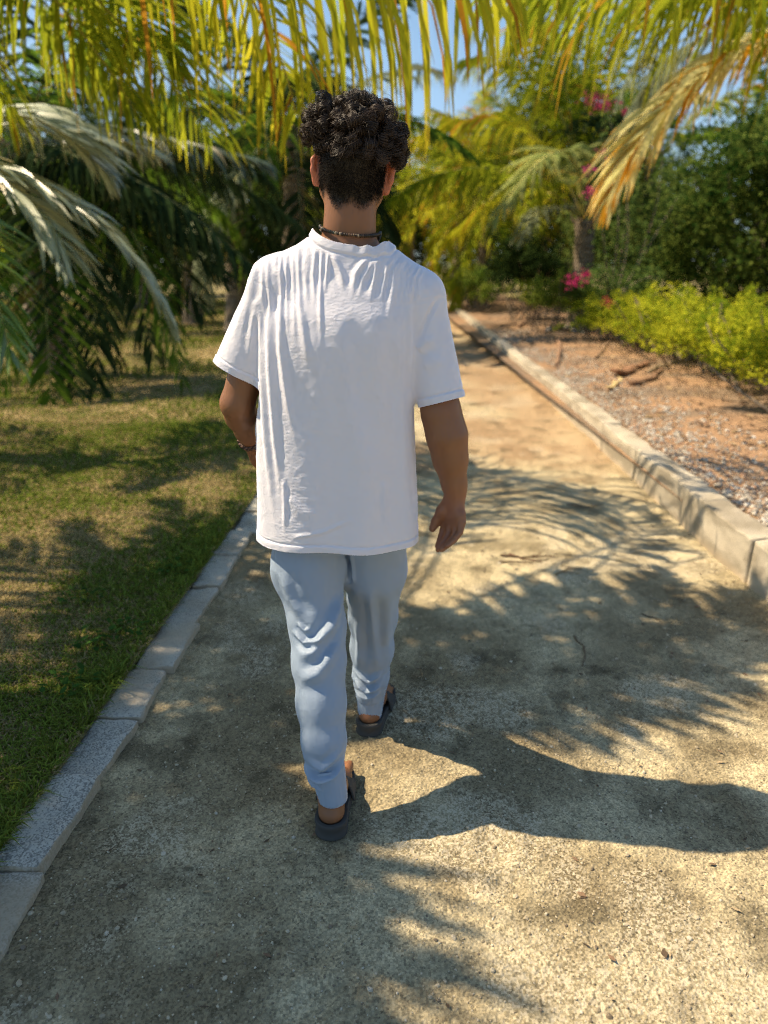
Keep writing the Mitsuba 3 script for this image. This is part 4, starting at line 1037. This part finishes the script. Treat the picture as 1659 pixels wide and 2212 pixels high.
for k in (0, 1, 2, 5, 6, 7, 8):
    az = [0.2, 0.8, 1.4, 2.0, 2.5, -0.4, -0.9, 0.5, 1.2, 2.9, 1.8][k]; e = [0.3, 0.6, 0.2, 0.7, 0.5, 0.3, 0.2, 1.1, 1.0, 0.9, 1.2][k]
    h = np.array([math.cos(az), math.sin(az), 0]); P1 = Cc + (h * math.cos(e) + [0, 0, math.sin(e)]) * 1.7; P2 = P1 + (h * math.cos(e - 1.1) + [0, 0, math.sin(e - 1.1)]) * 1.6
    F(Cc, P1, P2, L=0.8, n=42, w=0.045, pal='lime', droop=0.3)

# --- the glossy palm at the left edge
D = np.array([-4.1, 5.9, 2.35])
tag('palm_tree_002', 'left edge palm with glossy silver fronds catching the sun', 'palm tree')
trunk('palm_tree_002', [-4.3, 5.9, 0.0], D, 0.22, 0.14)
F = lambda *a, mat='waxy_leaf_mat', **k: add_frond('palm_tree_002', G, *a, mat=mat, **k)
F(D, W(190, 285, 6.1), W(372, 700, 6.4), L=0.62, n=46, w=0.044, pal='silver', droop=0.11, a0=50, a1=18, lift=0.12, single=True, label='arching frond whose leaflets glare white')
F(D, W(60, 150, 6.9), W(215, 360, 7.2), L=0.85, n=38, w=0.046, pal='silver', droop=0.13, a0=54, lift=0.15)
F(D, W(100, 230, 7.6), W(330, 330, 8.6), L=0.75, n=48, w=0.034, pal='silver', droop=0.2)
F(D, W(40, 300, 6.0), W(150, 560, 5.8), L=0.75, n=40, w=0.042, pal='silver', droop=0.12, a0=52, lift=0.1)
F(D, W(-60, 330, 5.3), W(20, 760, 5.0), L=0.6, n=48, w=0.032, pal='green', droop=0.15)
for az, e in [(2.4, 0.4), (3.2, 0.6), (4.0, 0.5), (1.7, 1.1), (2.9, 1.2)]:
    h = np.array([math.cos(az), math.sin(az), 0])
    P1 = D + (h * math.cos(e) + [0, 0, math.sin(e)]) * 1.4; P2 = P1 + (h * math.cos(e - 1.1) + [0, 0, math.sin(e - 1.1)]) * 1.2
    F(D, P1, P2, L=0.6, n=36, w=0.045, pal='green', droop=0.3, mat='leaf_mat')

# --- the big palm whose trunk stands in the grass at the left
E = np.array([-4.65, 10.5, 2.75])
tag('palm_tree_003', 'left palm with a thick trunk behind dark hanging fronds', 'palm tree')
trunk('palm_tree_003', [-4.72, 10.6, 0.0], E, 0.30, 0.20)
F = lambda *a, **k: add_frond('palm_tree_003', G, *a, **k)
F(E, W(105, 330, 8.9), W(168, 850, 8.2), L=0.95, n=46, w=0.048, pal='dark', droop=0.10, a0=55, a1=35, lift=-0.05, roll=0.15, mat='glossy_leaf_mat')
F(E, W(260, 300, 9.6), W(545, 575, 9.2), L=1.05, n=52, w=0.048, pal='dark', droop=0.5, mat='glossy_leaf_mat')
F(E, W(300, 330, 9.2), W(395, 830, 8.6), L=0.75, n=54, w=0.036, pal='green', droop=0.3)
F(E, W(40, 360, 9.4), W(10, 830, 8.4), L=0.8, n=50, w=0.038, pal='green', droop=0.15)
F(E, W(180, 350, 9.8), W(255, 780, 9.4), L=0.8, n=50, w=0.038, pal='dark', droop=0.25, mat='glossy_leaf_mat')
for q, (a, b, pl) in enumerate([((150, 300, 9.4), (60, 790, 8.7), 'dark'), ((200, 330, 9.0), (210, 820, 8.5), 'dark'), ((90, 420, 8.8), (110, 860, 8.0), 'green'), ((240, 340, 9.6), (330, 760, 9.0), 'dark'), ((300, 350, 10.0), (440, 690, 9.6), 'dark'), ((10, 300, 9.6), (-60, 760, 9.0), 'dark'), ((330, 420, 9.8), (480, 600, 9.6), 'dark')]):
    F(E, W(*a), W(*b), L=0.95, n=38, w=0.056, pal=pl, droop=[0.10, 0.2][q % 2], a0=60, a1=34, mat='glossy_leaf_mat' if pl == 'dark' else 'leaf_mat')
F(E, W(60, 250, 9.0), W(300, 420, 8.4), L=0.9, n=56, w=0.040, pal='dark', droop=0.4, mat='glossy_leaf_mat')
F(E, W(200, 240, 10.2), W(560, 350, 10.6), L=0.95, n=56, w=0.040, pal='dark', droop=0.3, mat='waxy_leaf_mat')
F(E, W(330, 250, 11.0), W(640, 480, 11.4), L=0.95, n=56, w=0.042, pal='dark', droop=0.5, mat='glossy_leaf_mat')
for k in range(13):
    az = [0.1, 0.7, 1.3, 2.0, 2.7, 3.4, 4.0, 0.4, 1.0, 2.3, 3.0, 5.6, 5.0][k]; e = [0.5, 0.3, 0.6, 0.4, 0.5, 0.3, 0.6, 1.1, 1.2, 1.0, 1.2, 1.0, 1.1][k]; h = np.array([math.cos(az), math.sin(az), 0])
    P1 = E + (h * math.cos(e) + [0, 0, math.sin(e)]) * 1.9; P2 = P1 + (h * math.cos(e - 1.15) + [0, 0, math.sin(e - 1.15)]) * 1.8
    F(E, P1, P2, L=0.85, n=42, w=0.048, pal=['dark', 'green'][k % 2], droop=0.35, mat=['glossy_leaf_mat', 'leaf_mat'][k % 2])

# --- the small palm in the bed at the right
R = np.array([4.05, 16.0, 2.35])
tag('palm_tree_004', 'small palm with a ringed trunk standing in the bed beside pink bougainvillea', 'palm tree')
trunk('palm_tree_004', [4.1, 16.0, 0.15], R, 0.30, 0.17, (0.02, 0))
F = lambda *a, **k: add_frond('palm_tree_004', G, *a, **k)
F(R, W(1070, 270, 14.6), W(842, 430, 14.0), L=1.5, n=60, w=0.055, pal='lime', droop=0.6, rad=0.045)
F(R, W(1255, 170, 14.4), W(1072, 470, 13.6), L=1.05, n=56, w=0.055, pal='pale', droop=0.16, a0=56, a1=28, rad=0.035, lift=0.15)
F(R, W(1235, 100, 15.8), W(1010, 130, 15.4), L=1.3, n=46, w=0.055, pal='lime', droop=0.4, rad=0.04)
F(R, W(1140, 150, 16.6), W(900, 300, 17.0), L=1.4, n=46, w=0.055, pal='gold', droop=0.4, rad=0.04)
F(R, W(1300, 160, 15.6), W(1330, 300, 14.6), L=1.0, n=42, w=0.06, pal='dark', droop=0.3, rad=0.035)
F(R, W(1180, 60, 17), W(1130, -60, 17.2), L=1.2, n=42, w=0.055, pal='lime', droop=0.2, rad=0.04)
F(R, W(1340, 120, 17), W(1500, 200, 17.2), L=1.2, n=42, w=0.055, pal='green', droop=0.3, rad=0.04)
F(R, W(1170, 400, 15.4), W(1120, 520, 15.0), L=0.7, n=34, w=0.05, pal='silver', droop=0.2, rad=0.035)
F(R, W(1150, 330, 17.4), W(960, 520, 17.6), L=1.2, n=42, w=0.055, pal='gold', droop=0.5, rad=0.04)
F(R, W(1330, -60, 16.6), W(1480, -60, 16.8), L=1.6, n=56, w=0.06, pal='lime', droop=0.5, rad=0.04)
F(R, W(1180, -80, 16.8), W(1060, -120, 17.2), L=1.6, n=56, w=0.06, pal='lime', droop=0.5, rad=0.04)
F(R, W(1220, 20, 15.6), W(1130, 60, 15.0), L=1.4, n=52, w=0.06, pal='lime', droop=0.5, rad=0.04)
F(R, W(1360, 60, 16.0), W(1420, 150, 15.8), L=1.3, n=52, w=0.06, pal='silver', droop=0.4, rad=0.04)
F(R, W(1260, 60, 16.6), W(1290, -100, 17.2), L=1.1, n=42, w=0.055, pal='lime', droop=0.25, rad=0.04)

# --- palms farther off
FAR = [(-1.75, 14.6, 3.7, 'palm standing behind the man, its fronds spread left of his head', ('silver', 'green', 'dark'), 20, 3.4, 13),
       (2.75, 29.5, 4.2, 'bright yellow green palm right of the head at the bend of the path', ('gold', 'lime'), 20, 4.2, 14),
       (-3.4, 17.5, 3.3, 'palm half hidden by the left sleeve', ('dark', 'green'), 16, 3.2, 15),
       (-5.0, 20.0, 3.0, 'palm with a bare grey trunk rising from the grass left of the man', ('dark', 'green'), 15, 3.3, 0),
       (-9.5, 17.0, 3.4, 'palm at the far left behind the thick trunked palm', ('green', 'lime'), 16, 3.4, 1),
       (-2.2, 25.0, 3.8, 'distant palm close behind the left side of the head', ('green', 'lime', 'dark'), 18, 3.8, 2),
       (-8.5, 27.0, 4.2, 'distant palm seen between the left fronds', ('green', 'dark'), 17, 3.8, 3),
       (-13.5, 24.0, 4.0, 'distant palm low at the left edge', ('green',), 15, 3.8, 4),
       (1.0, 33.0, 4.4, 'distant palm where the path ends', ('lime', 'gold'), 18, 4.2, 5),
       (3.0, 24.0, 3.4, 'yellowish palm just right of the man, beyond the small palm', ('gold', 'lime'), 22, 3.9, 6),
       (9.6, 15.5, 3.6, 'palm with a dark trunk at the right edge', ('green', 'lime'), 15, 3.4, 7),
       (7.5, 23.0, 4.4, 'distant palm above the tall shrubs on the right', ('lime', 'green'), 17, 3.8, 8),
       (-5.2, 36.0, 6.4, 'tall distant palm against the sky left of centre', ('dark', 'green'), 18, 4.2, 9),
       (4.8, 38.0, 6.2, 'tall distant palm against the sky right of centre', ('green', 'lime'), 18, 4.2, 10),
       (-17.0, 36.0, 6.0, 'tall distant palm at the far left', ('green', 'dark'), 16, 4.2, 11),
       (14.5, 30.0, 5.6, 'tall distant palm at the far right', ('green', 'lime'), 16, 4.2, 12)]
for (x, y, cz, lab, pal_, n_, L_, sd) in FAR:
    palm('palm_tree_%03d' % (5 + sd), lab, [x, y, 0.0], cz, n=n_, L=L_, pal=pal_, seed=sd * 1.7, leaf=1.0, nl=36, w=0.075, K=4, trunk_r=(0.28, 0.17), mat='leaf_mat' if sd % 3 else 'glossy_leaf_mat', lean=(0.15, 0))


# ---------------------------------------------------------------- shrubs, hedge, broad-leaved trees
def leaf_cloud(g, C, size, col, axisv=None):
    """a small folded leaf (4 triangles) at each point"""
    n = len(C); t = unit((g.normal(size=(n, 3)) + (axisv if axisv is not None else 0)) * [1, 1, 0.55]); s = unit(np.cross(t, np.array([0, 0, 1.0]) + 0.75 * g.normal(size=(n, 3)))); up = np.cross(s, t)
    L = size * g.uniform(0.6, 1.25, (n, 1)); wd = L * g.uniform(0.26, 0.36, (n, 1))
    v = np.stack([C, C + t * L * .45 + s * wd + up * L * .08, C + t * L, C + t * L * .45 - s * wd + up * L * .08], 1).reshape(-1, 3)
    k = 4 * np.arange(n)[:, None]
    return v, np.concatenate([k + [0, 1, 2], k + [0, 2, 3]], 0), np.repeat(col, 4, 0)


def shrub(key, label, c, r, n, size, cols, seed, mat='leaf_mat', cat='shrub', sprays=60, stems=9, group=None, spiky=0.25, fill=0.5, flat=False):
    """leaves gathered on sprays that reach out of a rounded mass with gaps; stems from the ground"""
    g = np.random.default_rng(seed); c, r = np.asarray(c, float), np.asarray(r, float)
    tag(key, label, cat, group)
    d = unit(g.normal(size=(sprays, 3))); d[:, 2] = np.abs(d[:, 2]) * 1.0 - 0.25 * g.random(sprays); d = unit(d)
    rad = (fill + (1 - fill) * g.random((sprays, 1)) ** 0.5) * (1 + spiky * g.normal(0, 0.6, (sprays, 1)))
    tips = c + d * r * rad
    per = n // sprays; parts = []; cols = np.asarray(cols)
    tone = g.uniform(0, 1, sprays)
    for i in range(sprays):
        a = c + (tips[i] - c) * 0.45 + g.normal(0, 0.06, 3) * r; u = g.random((per, 1)) ** 0.6
        P = a + (tips[i] - a) * u + g.normal(0, 1, (per, 3)) * r.mean() * 0.10 * (1.2 - 0.85 * u)
        q = np.clip(tone[i] + g.normal(0, 0.22, (per, 1)), 0, 1)
        parts.append(leaf_cloud(g, P, size, (cols[0] * (1 - q) + cols[1] * q) * g.uniform(0.75, 1.2, (per, 1)), (tips[i] - a) / r * 0.5))
    v, f, cc = join(parts)
    v[:, 2] = np.maximum(v[:, 2], 0.06)
    put(key + '__leaves', (v, f), mat, False, cc, kind='stuff')
    base = np.array([c[0], c[1], 0.08])
    for i in range(stems):
        t = tips[g.integers(sprays)]; b = base + np.array([g.normal(0, 0.18) * r[0], g.normal(0, 0.18) * r[1], 0])
        k = tube(bez(b, b * 0.4 + t * 0.6 - [0, 0, 0.3 * r[2]], t, 7), np.linspace(0.014, 0.005, 7) * (1 + r.mean() * 0.8), 5)
        put(key + '__stem', k, 'bark_mat', True)


GOLD = [[0.16, 0.26, 0.02], [0.68, 0.68, 0.05]]
LIGHT = [[0.11, 0.19, 0.03], [0.27, 0.33, 0.06]]
MIDG = [[0.05, 0.10, 0.02], [0.13, 0.19, 0.04]]
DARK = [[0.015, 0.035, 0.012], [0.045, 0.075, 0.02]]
hedge = [(3.75, 6.3, 0.90, 'hedge shrub cut by the right edge, nearest to the camera'), (3.95, 7.4, 0.95, 'yellow green hedge shrub next to the one cut by the right edge'), (4.00, 8.9, 0.95, 'yellow green hedge shrub third along the row from the right edge'), (4.05, 10.2, 0.95, 'yellow green hedge shrub fourth along the row from the right edge'), (4.05, 11.6, 0.95, 'yellow green hedge shrub last but one before the small palm'), (3.95, 13.0, 0.85, 'last yellow green hedge shrub before the small palm')]
for k, (x, y, h, lab) in enumerate(hedge):
    shrub('hedge_shrub' + ('_%03d' % k if k else ''), lab, [x + 0.1, y, 0.22 + h * 0.42], [0.78, 0.90, h * 0.50], 10500, 0.050, GOLD if k < 5 else [[0.2, 0.28, 0.02], [0.4, 0.44, 0.03]], 300 + k, sprays=150, stems=26, spiky=0.6, fill=0.55)
shrub('shrub', 'light green shrub at the foot of the small palm, left side', [3.40, 15.4, 0.80], [0.75, 0.7, 0.75], 3500, 0.07, LIGHT, 311, sprays=50)
shrub('shrub_001', 'mid green shrub between small palm and hedge', [4.35, 14.4, 0.75], [0.75, 0.9, 0.75], 4500, 0.06, [[0.10, 0.17, 0.03], [0.24, 0.31, 0.05]], 312, sprays=60)
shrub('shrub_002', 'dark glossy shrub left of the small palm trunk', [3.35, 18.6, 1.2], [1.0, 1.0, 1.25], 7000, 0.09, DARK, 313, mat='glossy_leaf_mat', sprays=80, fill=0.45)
shrub('shrub_003', 'pale green low shrub beyond the dark glossy shrub', [2.85, 22.0, 0.75], [0.8, 1.0, 0.75], 3000, 0.09, LIGHT, 314, sprays=46)
shrub('shrub_004', 'pale green low shrub nearest the end of the kerb', [2.75, 25.5, 0.75], [0.8, 1.2, 0.8], 3000, 0.10, LIGHT, 315, sprays=46)
shrub('shrub_005', 'bright low shrub far along the bed, farthest of the row', [3.0, 29.5, 0.9], [1.0, 1.4, 1.0], 3000, 0.12, LIGHT, 316, sprays=46)
tree_args = [('tree', 'broad-leaved tree with dark crown behind the yellow hedge', [6.4, 13.6, 2.3], [1.7, 1.6, 1.75], 17000, 0.12, [[0.030, 0.08, 0.015], [0.20, 0.26, 0.055]], 321, 150),
             ('tree_001', 'dense dark tree at the right edge under the golden frond', [8.4, 12.2, 2.3], [1.6, 1.5, 1.7], 17000, 0.12, [[0.025, 0.06, 0.012], [0.17, 0.22, 0.05]], 322, 120),
             ('tree_002', 'loose green tree between small palm and dark tree', [6.0, 18.0, 2.2], [1.6, 1.6, 1.7], 12000, 0.135, [[0.04, 0.09, 0.02], [0.25, 0.31, 0.08]], 323, 120),
             ('tree_003', 'far green tree closing the view left of the path', [-12.0, 40.0, 3.2], [5.0, 3.0, 3.2], 12000, 0.26, [[0.03, 0.06, 0.015], [0.11, 0.15, 0.03]], 324, 160),
             ('tree_004', 'far green tree closing the view behind the man', [-1.0, 46.0, 3.0], [5.0, 3.0, 3.0], 12000, 0.28, [[0.03, 0.06, 0.015], [0.12, 0.16, 0.03]], 325, 160),
             ('tree_005', 'far green tree closing the view right of the path', [10.0, 42.0, 3.4], [5.0, 3.0, 3.4], 12000, 0.28, [[0.03, 0.06, 0.015], [0.12, 0.17, 0.03]], 326, 160),
             ('tree_008', 'tall dark tree behind the left palms', [-10.5, 31.0, 4.6], [4.5, 3.0, 4.0], 11000, 0.24, [[0.025, 0.05, 0.014], [0.09, 0.13, 0.03]], 331, 150),
             ('tree_009', 'tall dark tree between the left palms and the head', [-4.2, 30.0, 3.4], [3.2, 2.5, 3.0], 9000, 0.22, [[0.025, 0.05, 0.014], [0.10, 0.14, 0.03]], 332, 130),
             ('tree_010', 'tall green tree behind the small palm', [6.8, 29.0, 4.6], [3.8, 2.5, 3.8], 10000, 0.22, [[0.03, 0.06, 0.015], [0.14, 0.18, 0.04]], 333, 140),
             ('tree_011', 'tall dark tree behind the dense tree at the right', [14.0, 22.0, 4.2], [4.0, 2.5, 3.8], 10000, 0.20, [[0.025, 0.055, 0.012], [0.10, 0.14, 0.03]], 334, 140),
             ('tree_012', 'leafy dark tree at the far left behind the thick trunk', [-14.5, 22.0, 3.6], [4.0, 2.5, 3.4], 10000, 0.20, [[0.02, 0.045, 0.012], [0.08, 0.12, 0.03]], 335, 140),
             ('tree_013', 'tall green tree rising behind the golden frond at the right edge', [10.6, 17.0, 4.6], [2.8, 2.2, 3.2], 12000, 0.15, [[0.03, 0.06, 0.014], [0.16, 0.20, 0.04]], 336, 150),
             ('tree_014', 'bright leafy tree behind the small palm crown', [5.6, 24.0, 4.4], [2.6, 2.0, 3.0], 10000, 0.17, [[0.05, 0.09, 0.015], [0.24, 0.28, 0.04]], 337, 130),
             ('tree_015', 'bright leafy tree just left of the far path end', [-2.4, 40.0, 5.2], [4.2, 2.5, 3.8], 10000, 0.26, [[0.04, 0.08, 0.015], [0.18, 0.22, 0.04]], 338, 130),
             ('tree_016', 'bright leafy tree just right of the far path end', [4.6, 44.0, 5.0], [4.6, 2.5, 4.0], 10000, 0.27, [[0.05, 0.09, 0.015], [0.22, 0.26, 0.04]], 339, 130),
             ('tree_006', 'far dark tree at the left edge of the garden', [-24.0, 38.0, 3.4], [6.0, 3.0, 3.6], 11000, 0.28, [[0.03, 0.06, 0.015], [0.10, 0.14, 0.03]], 327, 150),
             ('tree_007', 'far dark tree at the right edge of the garden', [21.0, 36.0, 3.4], [6.0, 3.0, 3.6], 11000, 0.28, [[0.03, 0.06, 0.015], [0.10, 0.15, 0.03]], 328, 150)]
for key, lab, c, r, n_, sz, cols, sd, sp_ in tree_args:
    g = np.random.default_rng(sd)
    tag(key, lab, 'tree')
    c, r = np.array(c), np.array(r); d = unit(g.normal(size=(sp_, 3))); d[:, 2] = d[:, 2] * 0.9
    tips = c + d * r * (0.35 + 0.65 * g.random((sp_, 1)) ** 0.5) * (1 + 0.12 * g.normal(size=(sp_, 1)))
    per = n_ // sp_; parts = []
    for i in range(sp_):
        q = np.clip(g.random() + g.normal(0, 0.25, (per, 1)), 0, 1)
        parts.append(leaf_cloud(g, tips[i] + g.normal(0, 1, (per, 3)) * r * 0.12, sz, (np.array(cols[0]) * (1 - q) + np.array(cols[1]) * q) * g.uniform(0.7, 1.2, (per, 1))))
    v, f, cc = join(parts); v[:, 2] = np.maximum(v[:, 2], 0.15)
    put(key + '__crown', (v, f), 'leaf_mat', False, cc, kind='stuff')
    b = np.array([c[0], c[1], 0.0]); s = r.mean()
    put(key + '__trunk', tube(bez(b, b + [0.05 * s, 0, c[2] * .5], c, 9), np.linspace(0.055, 0.03, 9) * s, 8), 'bark_mat', True)
    for i in range(7):
        p = b + [g.normal(0, 0.05) * s, 0, c[2] * g.uniform(0.2, 0.7)]; t = tips[g.integers(sp_)]
        put(key + '__limb', tube(bez(p, p * 0.5 + t * 0.5 - [0, 0, 0.1 * s], t, 7), np.linspace(0.026, 0.008, 7) * s, 6), 'bark_mat', True)

# --- bougainvillea: arching sprays with pink flowers
gb = np.random.default_rng(71)
tag('bougainvillea', 'bougainvillea with pink flowers climbing beside the small palm', 'flowering shrub')
canes = [(W(1318, 640, 13.3), W(1358, 430, 13.3), W(1313, 235, 13.1)), (W(1328, 650, 13.1), W(1388, 470, 12.9), W(1328, 330, 12.7)), (W(1308, 660, 12.7), W(1328, 560, 12.5), W(1266, 608, 12.3)), (W(1338, 640, 12.9), W(1408, 520, 12.7), W(1468, 420, 12.9)),
         (W(1328, 650, 13.3), W(1358, 450, 13.5), W(1368, 300, 13.5)), (W(1328, 660, 12.5), W(1368, 590, 12.3), W(1428, 600, 12.1)), (W(1318, 640, 13.5), W(1298, 480, 13.3), W(1296, 380, 13.1)), (W(1338, 650, 13.3), W(1448, 440, 13.3), W(1428, 290, 13.5))]
parts = []
for a, b, c in canes:
    put('bougainvillea__cane', tube(bez(a, b, c, 10), np.linspace(0.016, 0.005, 10), 5), 'bark_mat', True)
    u = gb.random((300, 1)) ** 0.8; P = (1 - u) ** 2 * a + 2 * u * (1 - u) * b + u ** 2 * c + gb.normal(0, 0.13, (300, 3)) * (1.1 - 0.5 * u)
    q = gb.random((300, 1)); parts.append(leaf_cloud(gb, P, 0.075, (np.array([0.07, 0.13, 0.03]) * (1 - q) + np.array([0.20, 0.29, 0.08]) * q)))
v, f, cc = join(parts); put('bougainvillea__leaves', (v, f), 'leaf_mat', False, cc, kind='stuff')
for (px, py, sz, n_, y, col) in [(1288, 215, 0.17, 110, 15.0, [0.30, 0.05, 0.10]), (1305, 228, 0.10, 60, 14.9, [0.50, 0.06, 0.17]), (1272, 366, 0.07, 50, 14.7, [0.55, 0.05, 0.24]), (1320, 345, 0.12, 80, 14.8, [0.46, 0.12, 0.12]), (1300, 330, 0.07, 40, 14.7, [0.52, 0.09, 0.19]), (1278, 416, 0.09, 60, 14.6, [0.56, 0.06, 0.22]), (1304, 408, 0.06, 40, 14.6, [0.5, 0.10, 0.2]),
                                 (1242, 608, 0.13, 80, 13.9, [0.56, 0.04, 0.20]), (1266, 594, 0.07, 40, 14.0, [0.5, 0.05, 0.16]), (1312, 652, 0.07, 36, 13.7, [0.50, 0.10, 0.09]), (1352, 240, 0.06, 30, 15.2, [0.5, 0.08, 0.18])]:
    p = W(px, py, y - 2.1); P = p + gb.normal(0, 1, (n_, 3)) * sz * np.array([0.62, 0.5, 0.42])
    v, f, cc = leaf_cloud(gb, P, 0.06, np.array(col) * gb.uniform(0.7, 1.25, (n_, 1))); f = f
    put('bougainvillea__flower_cluster', (v, f), 'leaf_mat', False, cc, kind='stuff')

# --- dead fronds, roots and debris in the bed under the hedge
def debris(key, pts, r, col, label, cat, flat=0.5, seed=0):
    g = np.random.default_rng(seed + 800); P = np.array(pts, float)
    n = 14; u = np.linspace(0, 1, n); uu = np.linspace(0, 1, len(P)); Q = np.stack([np.interp(u, uu, P[:, k]) for k in range(3)], 1) + g.normal(0, r * 0.45, (n, 3))
    Q[:, 2] = np.maximum(Q[:, 2], bed_z(Q[:, 0], Q[:, 1]) + r * 0.4)
    v, f = tube(Q, r * (1 - 0.6 * u) * g.uniform(0.8, 1.2, n), 8, flat=flat)
    put(key, (v, f), 'vertex_mat', True, np.tile([col], (len(v), 1)) * (0.6 + 0.8 * meshkit.fbm(v * 25, 3))[:, None], label=label, cat=cat)


gp = lambda px, py: ground_point(px, py, 0.24)
debris('palm_sheath', [gp(1330, 812), gp(1370, 800), gp(1405, 790)], 0.075, [0.22, 0.12, 0.07], 'large dry brown palm sheath lying on the bed before the hedge', 'palm sheath', 0.4, 1)
debris('palm_sheath', [gp(1365, 830), gp(1400, 822), gp(1430, 802)], 0.06, [0.17, 0.10, 0.06], 'dark curled palm sheath below the larger dry one', 'palm sheath', 0.45, 2)
debris('dead_branch', [gp(1400, 805), gp(1445, 792), gp(1480, 780)], 0.03, [0.30, 0.23, 0.15], 'pale dead branch between the palm sheaths and the hedge', 'branch', 0.9, 3)
debris('dead_branch', [gp(1285, 775), gp(1305, 752), gp(1320, 742)], 0.028, [0.24, 0.16, 0.10], 'brown dead branch standing askew under the hedge', 'branch', 0.9, 4)
debris('dead_branch', [gp(1480, 770), gp(1540, 800), gp(1600, 830)], 0.026, [0.20, 0.14, 0.09], 'long grey branch lying along the foot of the hedge', 'branch', 0.9, 5)
debris('dead_branch', [gp(1120, 705), gp(1145, 690), gp(1160, 678)], 0.05, [0.22, 0.14, 0.09], 'brown log in the bed left of the small palm', 'branch', 0.8, 6)
debris('dead_branch', [gp(1180, 716), gp(1220, 708), gp(1260, 722)], 0.04, [0.40, 0.37, 0.33], 'whitish dead branch at the foot of the small palm', 'branch', 0.8, 7)
debris('root', [gp(1208, 735), gp(1212, 760), gp(1200, 790)], 0.03, [0.26, 0.16, 0.10], 'exposed root running from the small palm towards the kerb', 'root', 0.9, 8)
debris('root', [gp(1250, 725), gp(1275, 740), gp(1310, 738)], 0.03, [0.20, 0.13, 0.08], 'exposed root between the small palm and the hedge', 'root', 0.9, 9)
debris('dead_branch', [gp(1560, 868), gp(1600, 872), gp(1650, 868)], 0.02, [0.28, 0.20, 0.13], 'thin dry branch at the right edge below the hedge', 'branch', 0.9, 10)
debris('dry_leaf', [gp(1318, 838), gp(1330, 826), gp(1338, 814)], 0.035, [0.50, 0.38, 0.18], 'straw coloured dry leaf left of the large palm sheath', 'leaf', 0.2, 11)

# --- brown leaf litter under the shrubs: one mass
gl_ = np.random.default_rng(88); n = 5200
d = 5.0 + 17 * gl_.random(n) ** 1.2; u = 0.35 + 2.3 * gl_.random(n) ** 0.8; x = kerb_x(d) + u
keep = gl_.random(n) < 0.15 + 0.55 * u / 1.5; x, d = x[keep], d[keep]; n = len(x)
P = np.stack([x, d, bed_z(x, d) + 0.012], -1); az = gl_.uniform(0, 6.283, n); L = gl_.uniform(0.03, 0.11, n)
t = np.stack([np.cos(az), np.sin(az), gl_.uniform(-0.05, 0.35, n)], -1) * L[:, None]; sd = np.stack([-np.sin(az), np.cos(az), gl_.uniform(-0.3, 0.3, n)], -1) * (L * gl_.uniform(0.12, 0.28, n))[:, None]
v = np.stack([P, P + t * .5 + sd, P + t, P + t * .5 - sd + [0, 0, 0.006]], 1).reshape(-1, 3); k = 4 * np.arange(n)[:, None]
col = np.array([[0.20, 0.12, 0.07], [0.13, 0.085, 0.055], [0.34, 0.24, 0.13]])[gl_.choice(3, n, p=[.45, .35, .2])] * gl_.uniform(0.7, 1.2, (n, 1))
put('leaf_litter', (v, np.concatenate([k + [0, 1, 2], k + [0, 2, 3]])), 'vertex_mat', False, np.repeat(col, 4, 0), label='brown leaf litter on the bed under hedge and shrubs', cat='leaf litter', kind='stuff')
# --- stems of the hedge that reach out, leafed along their length
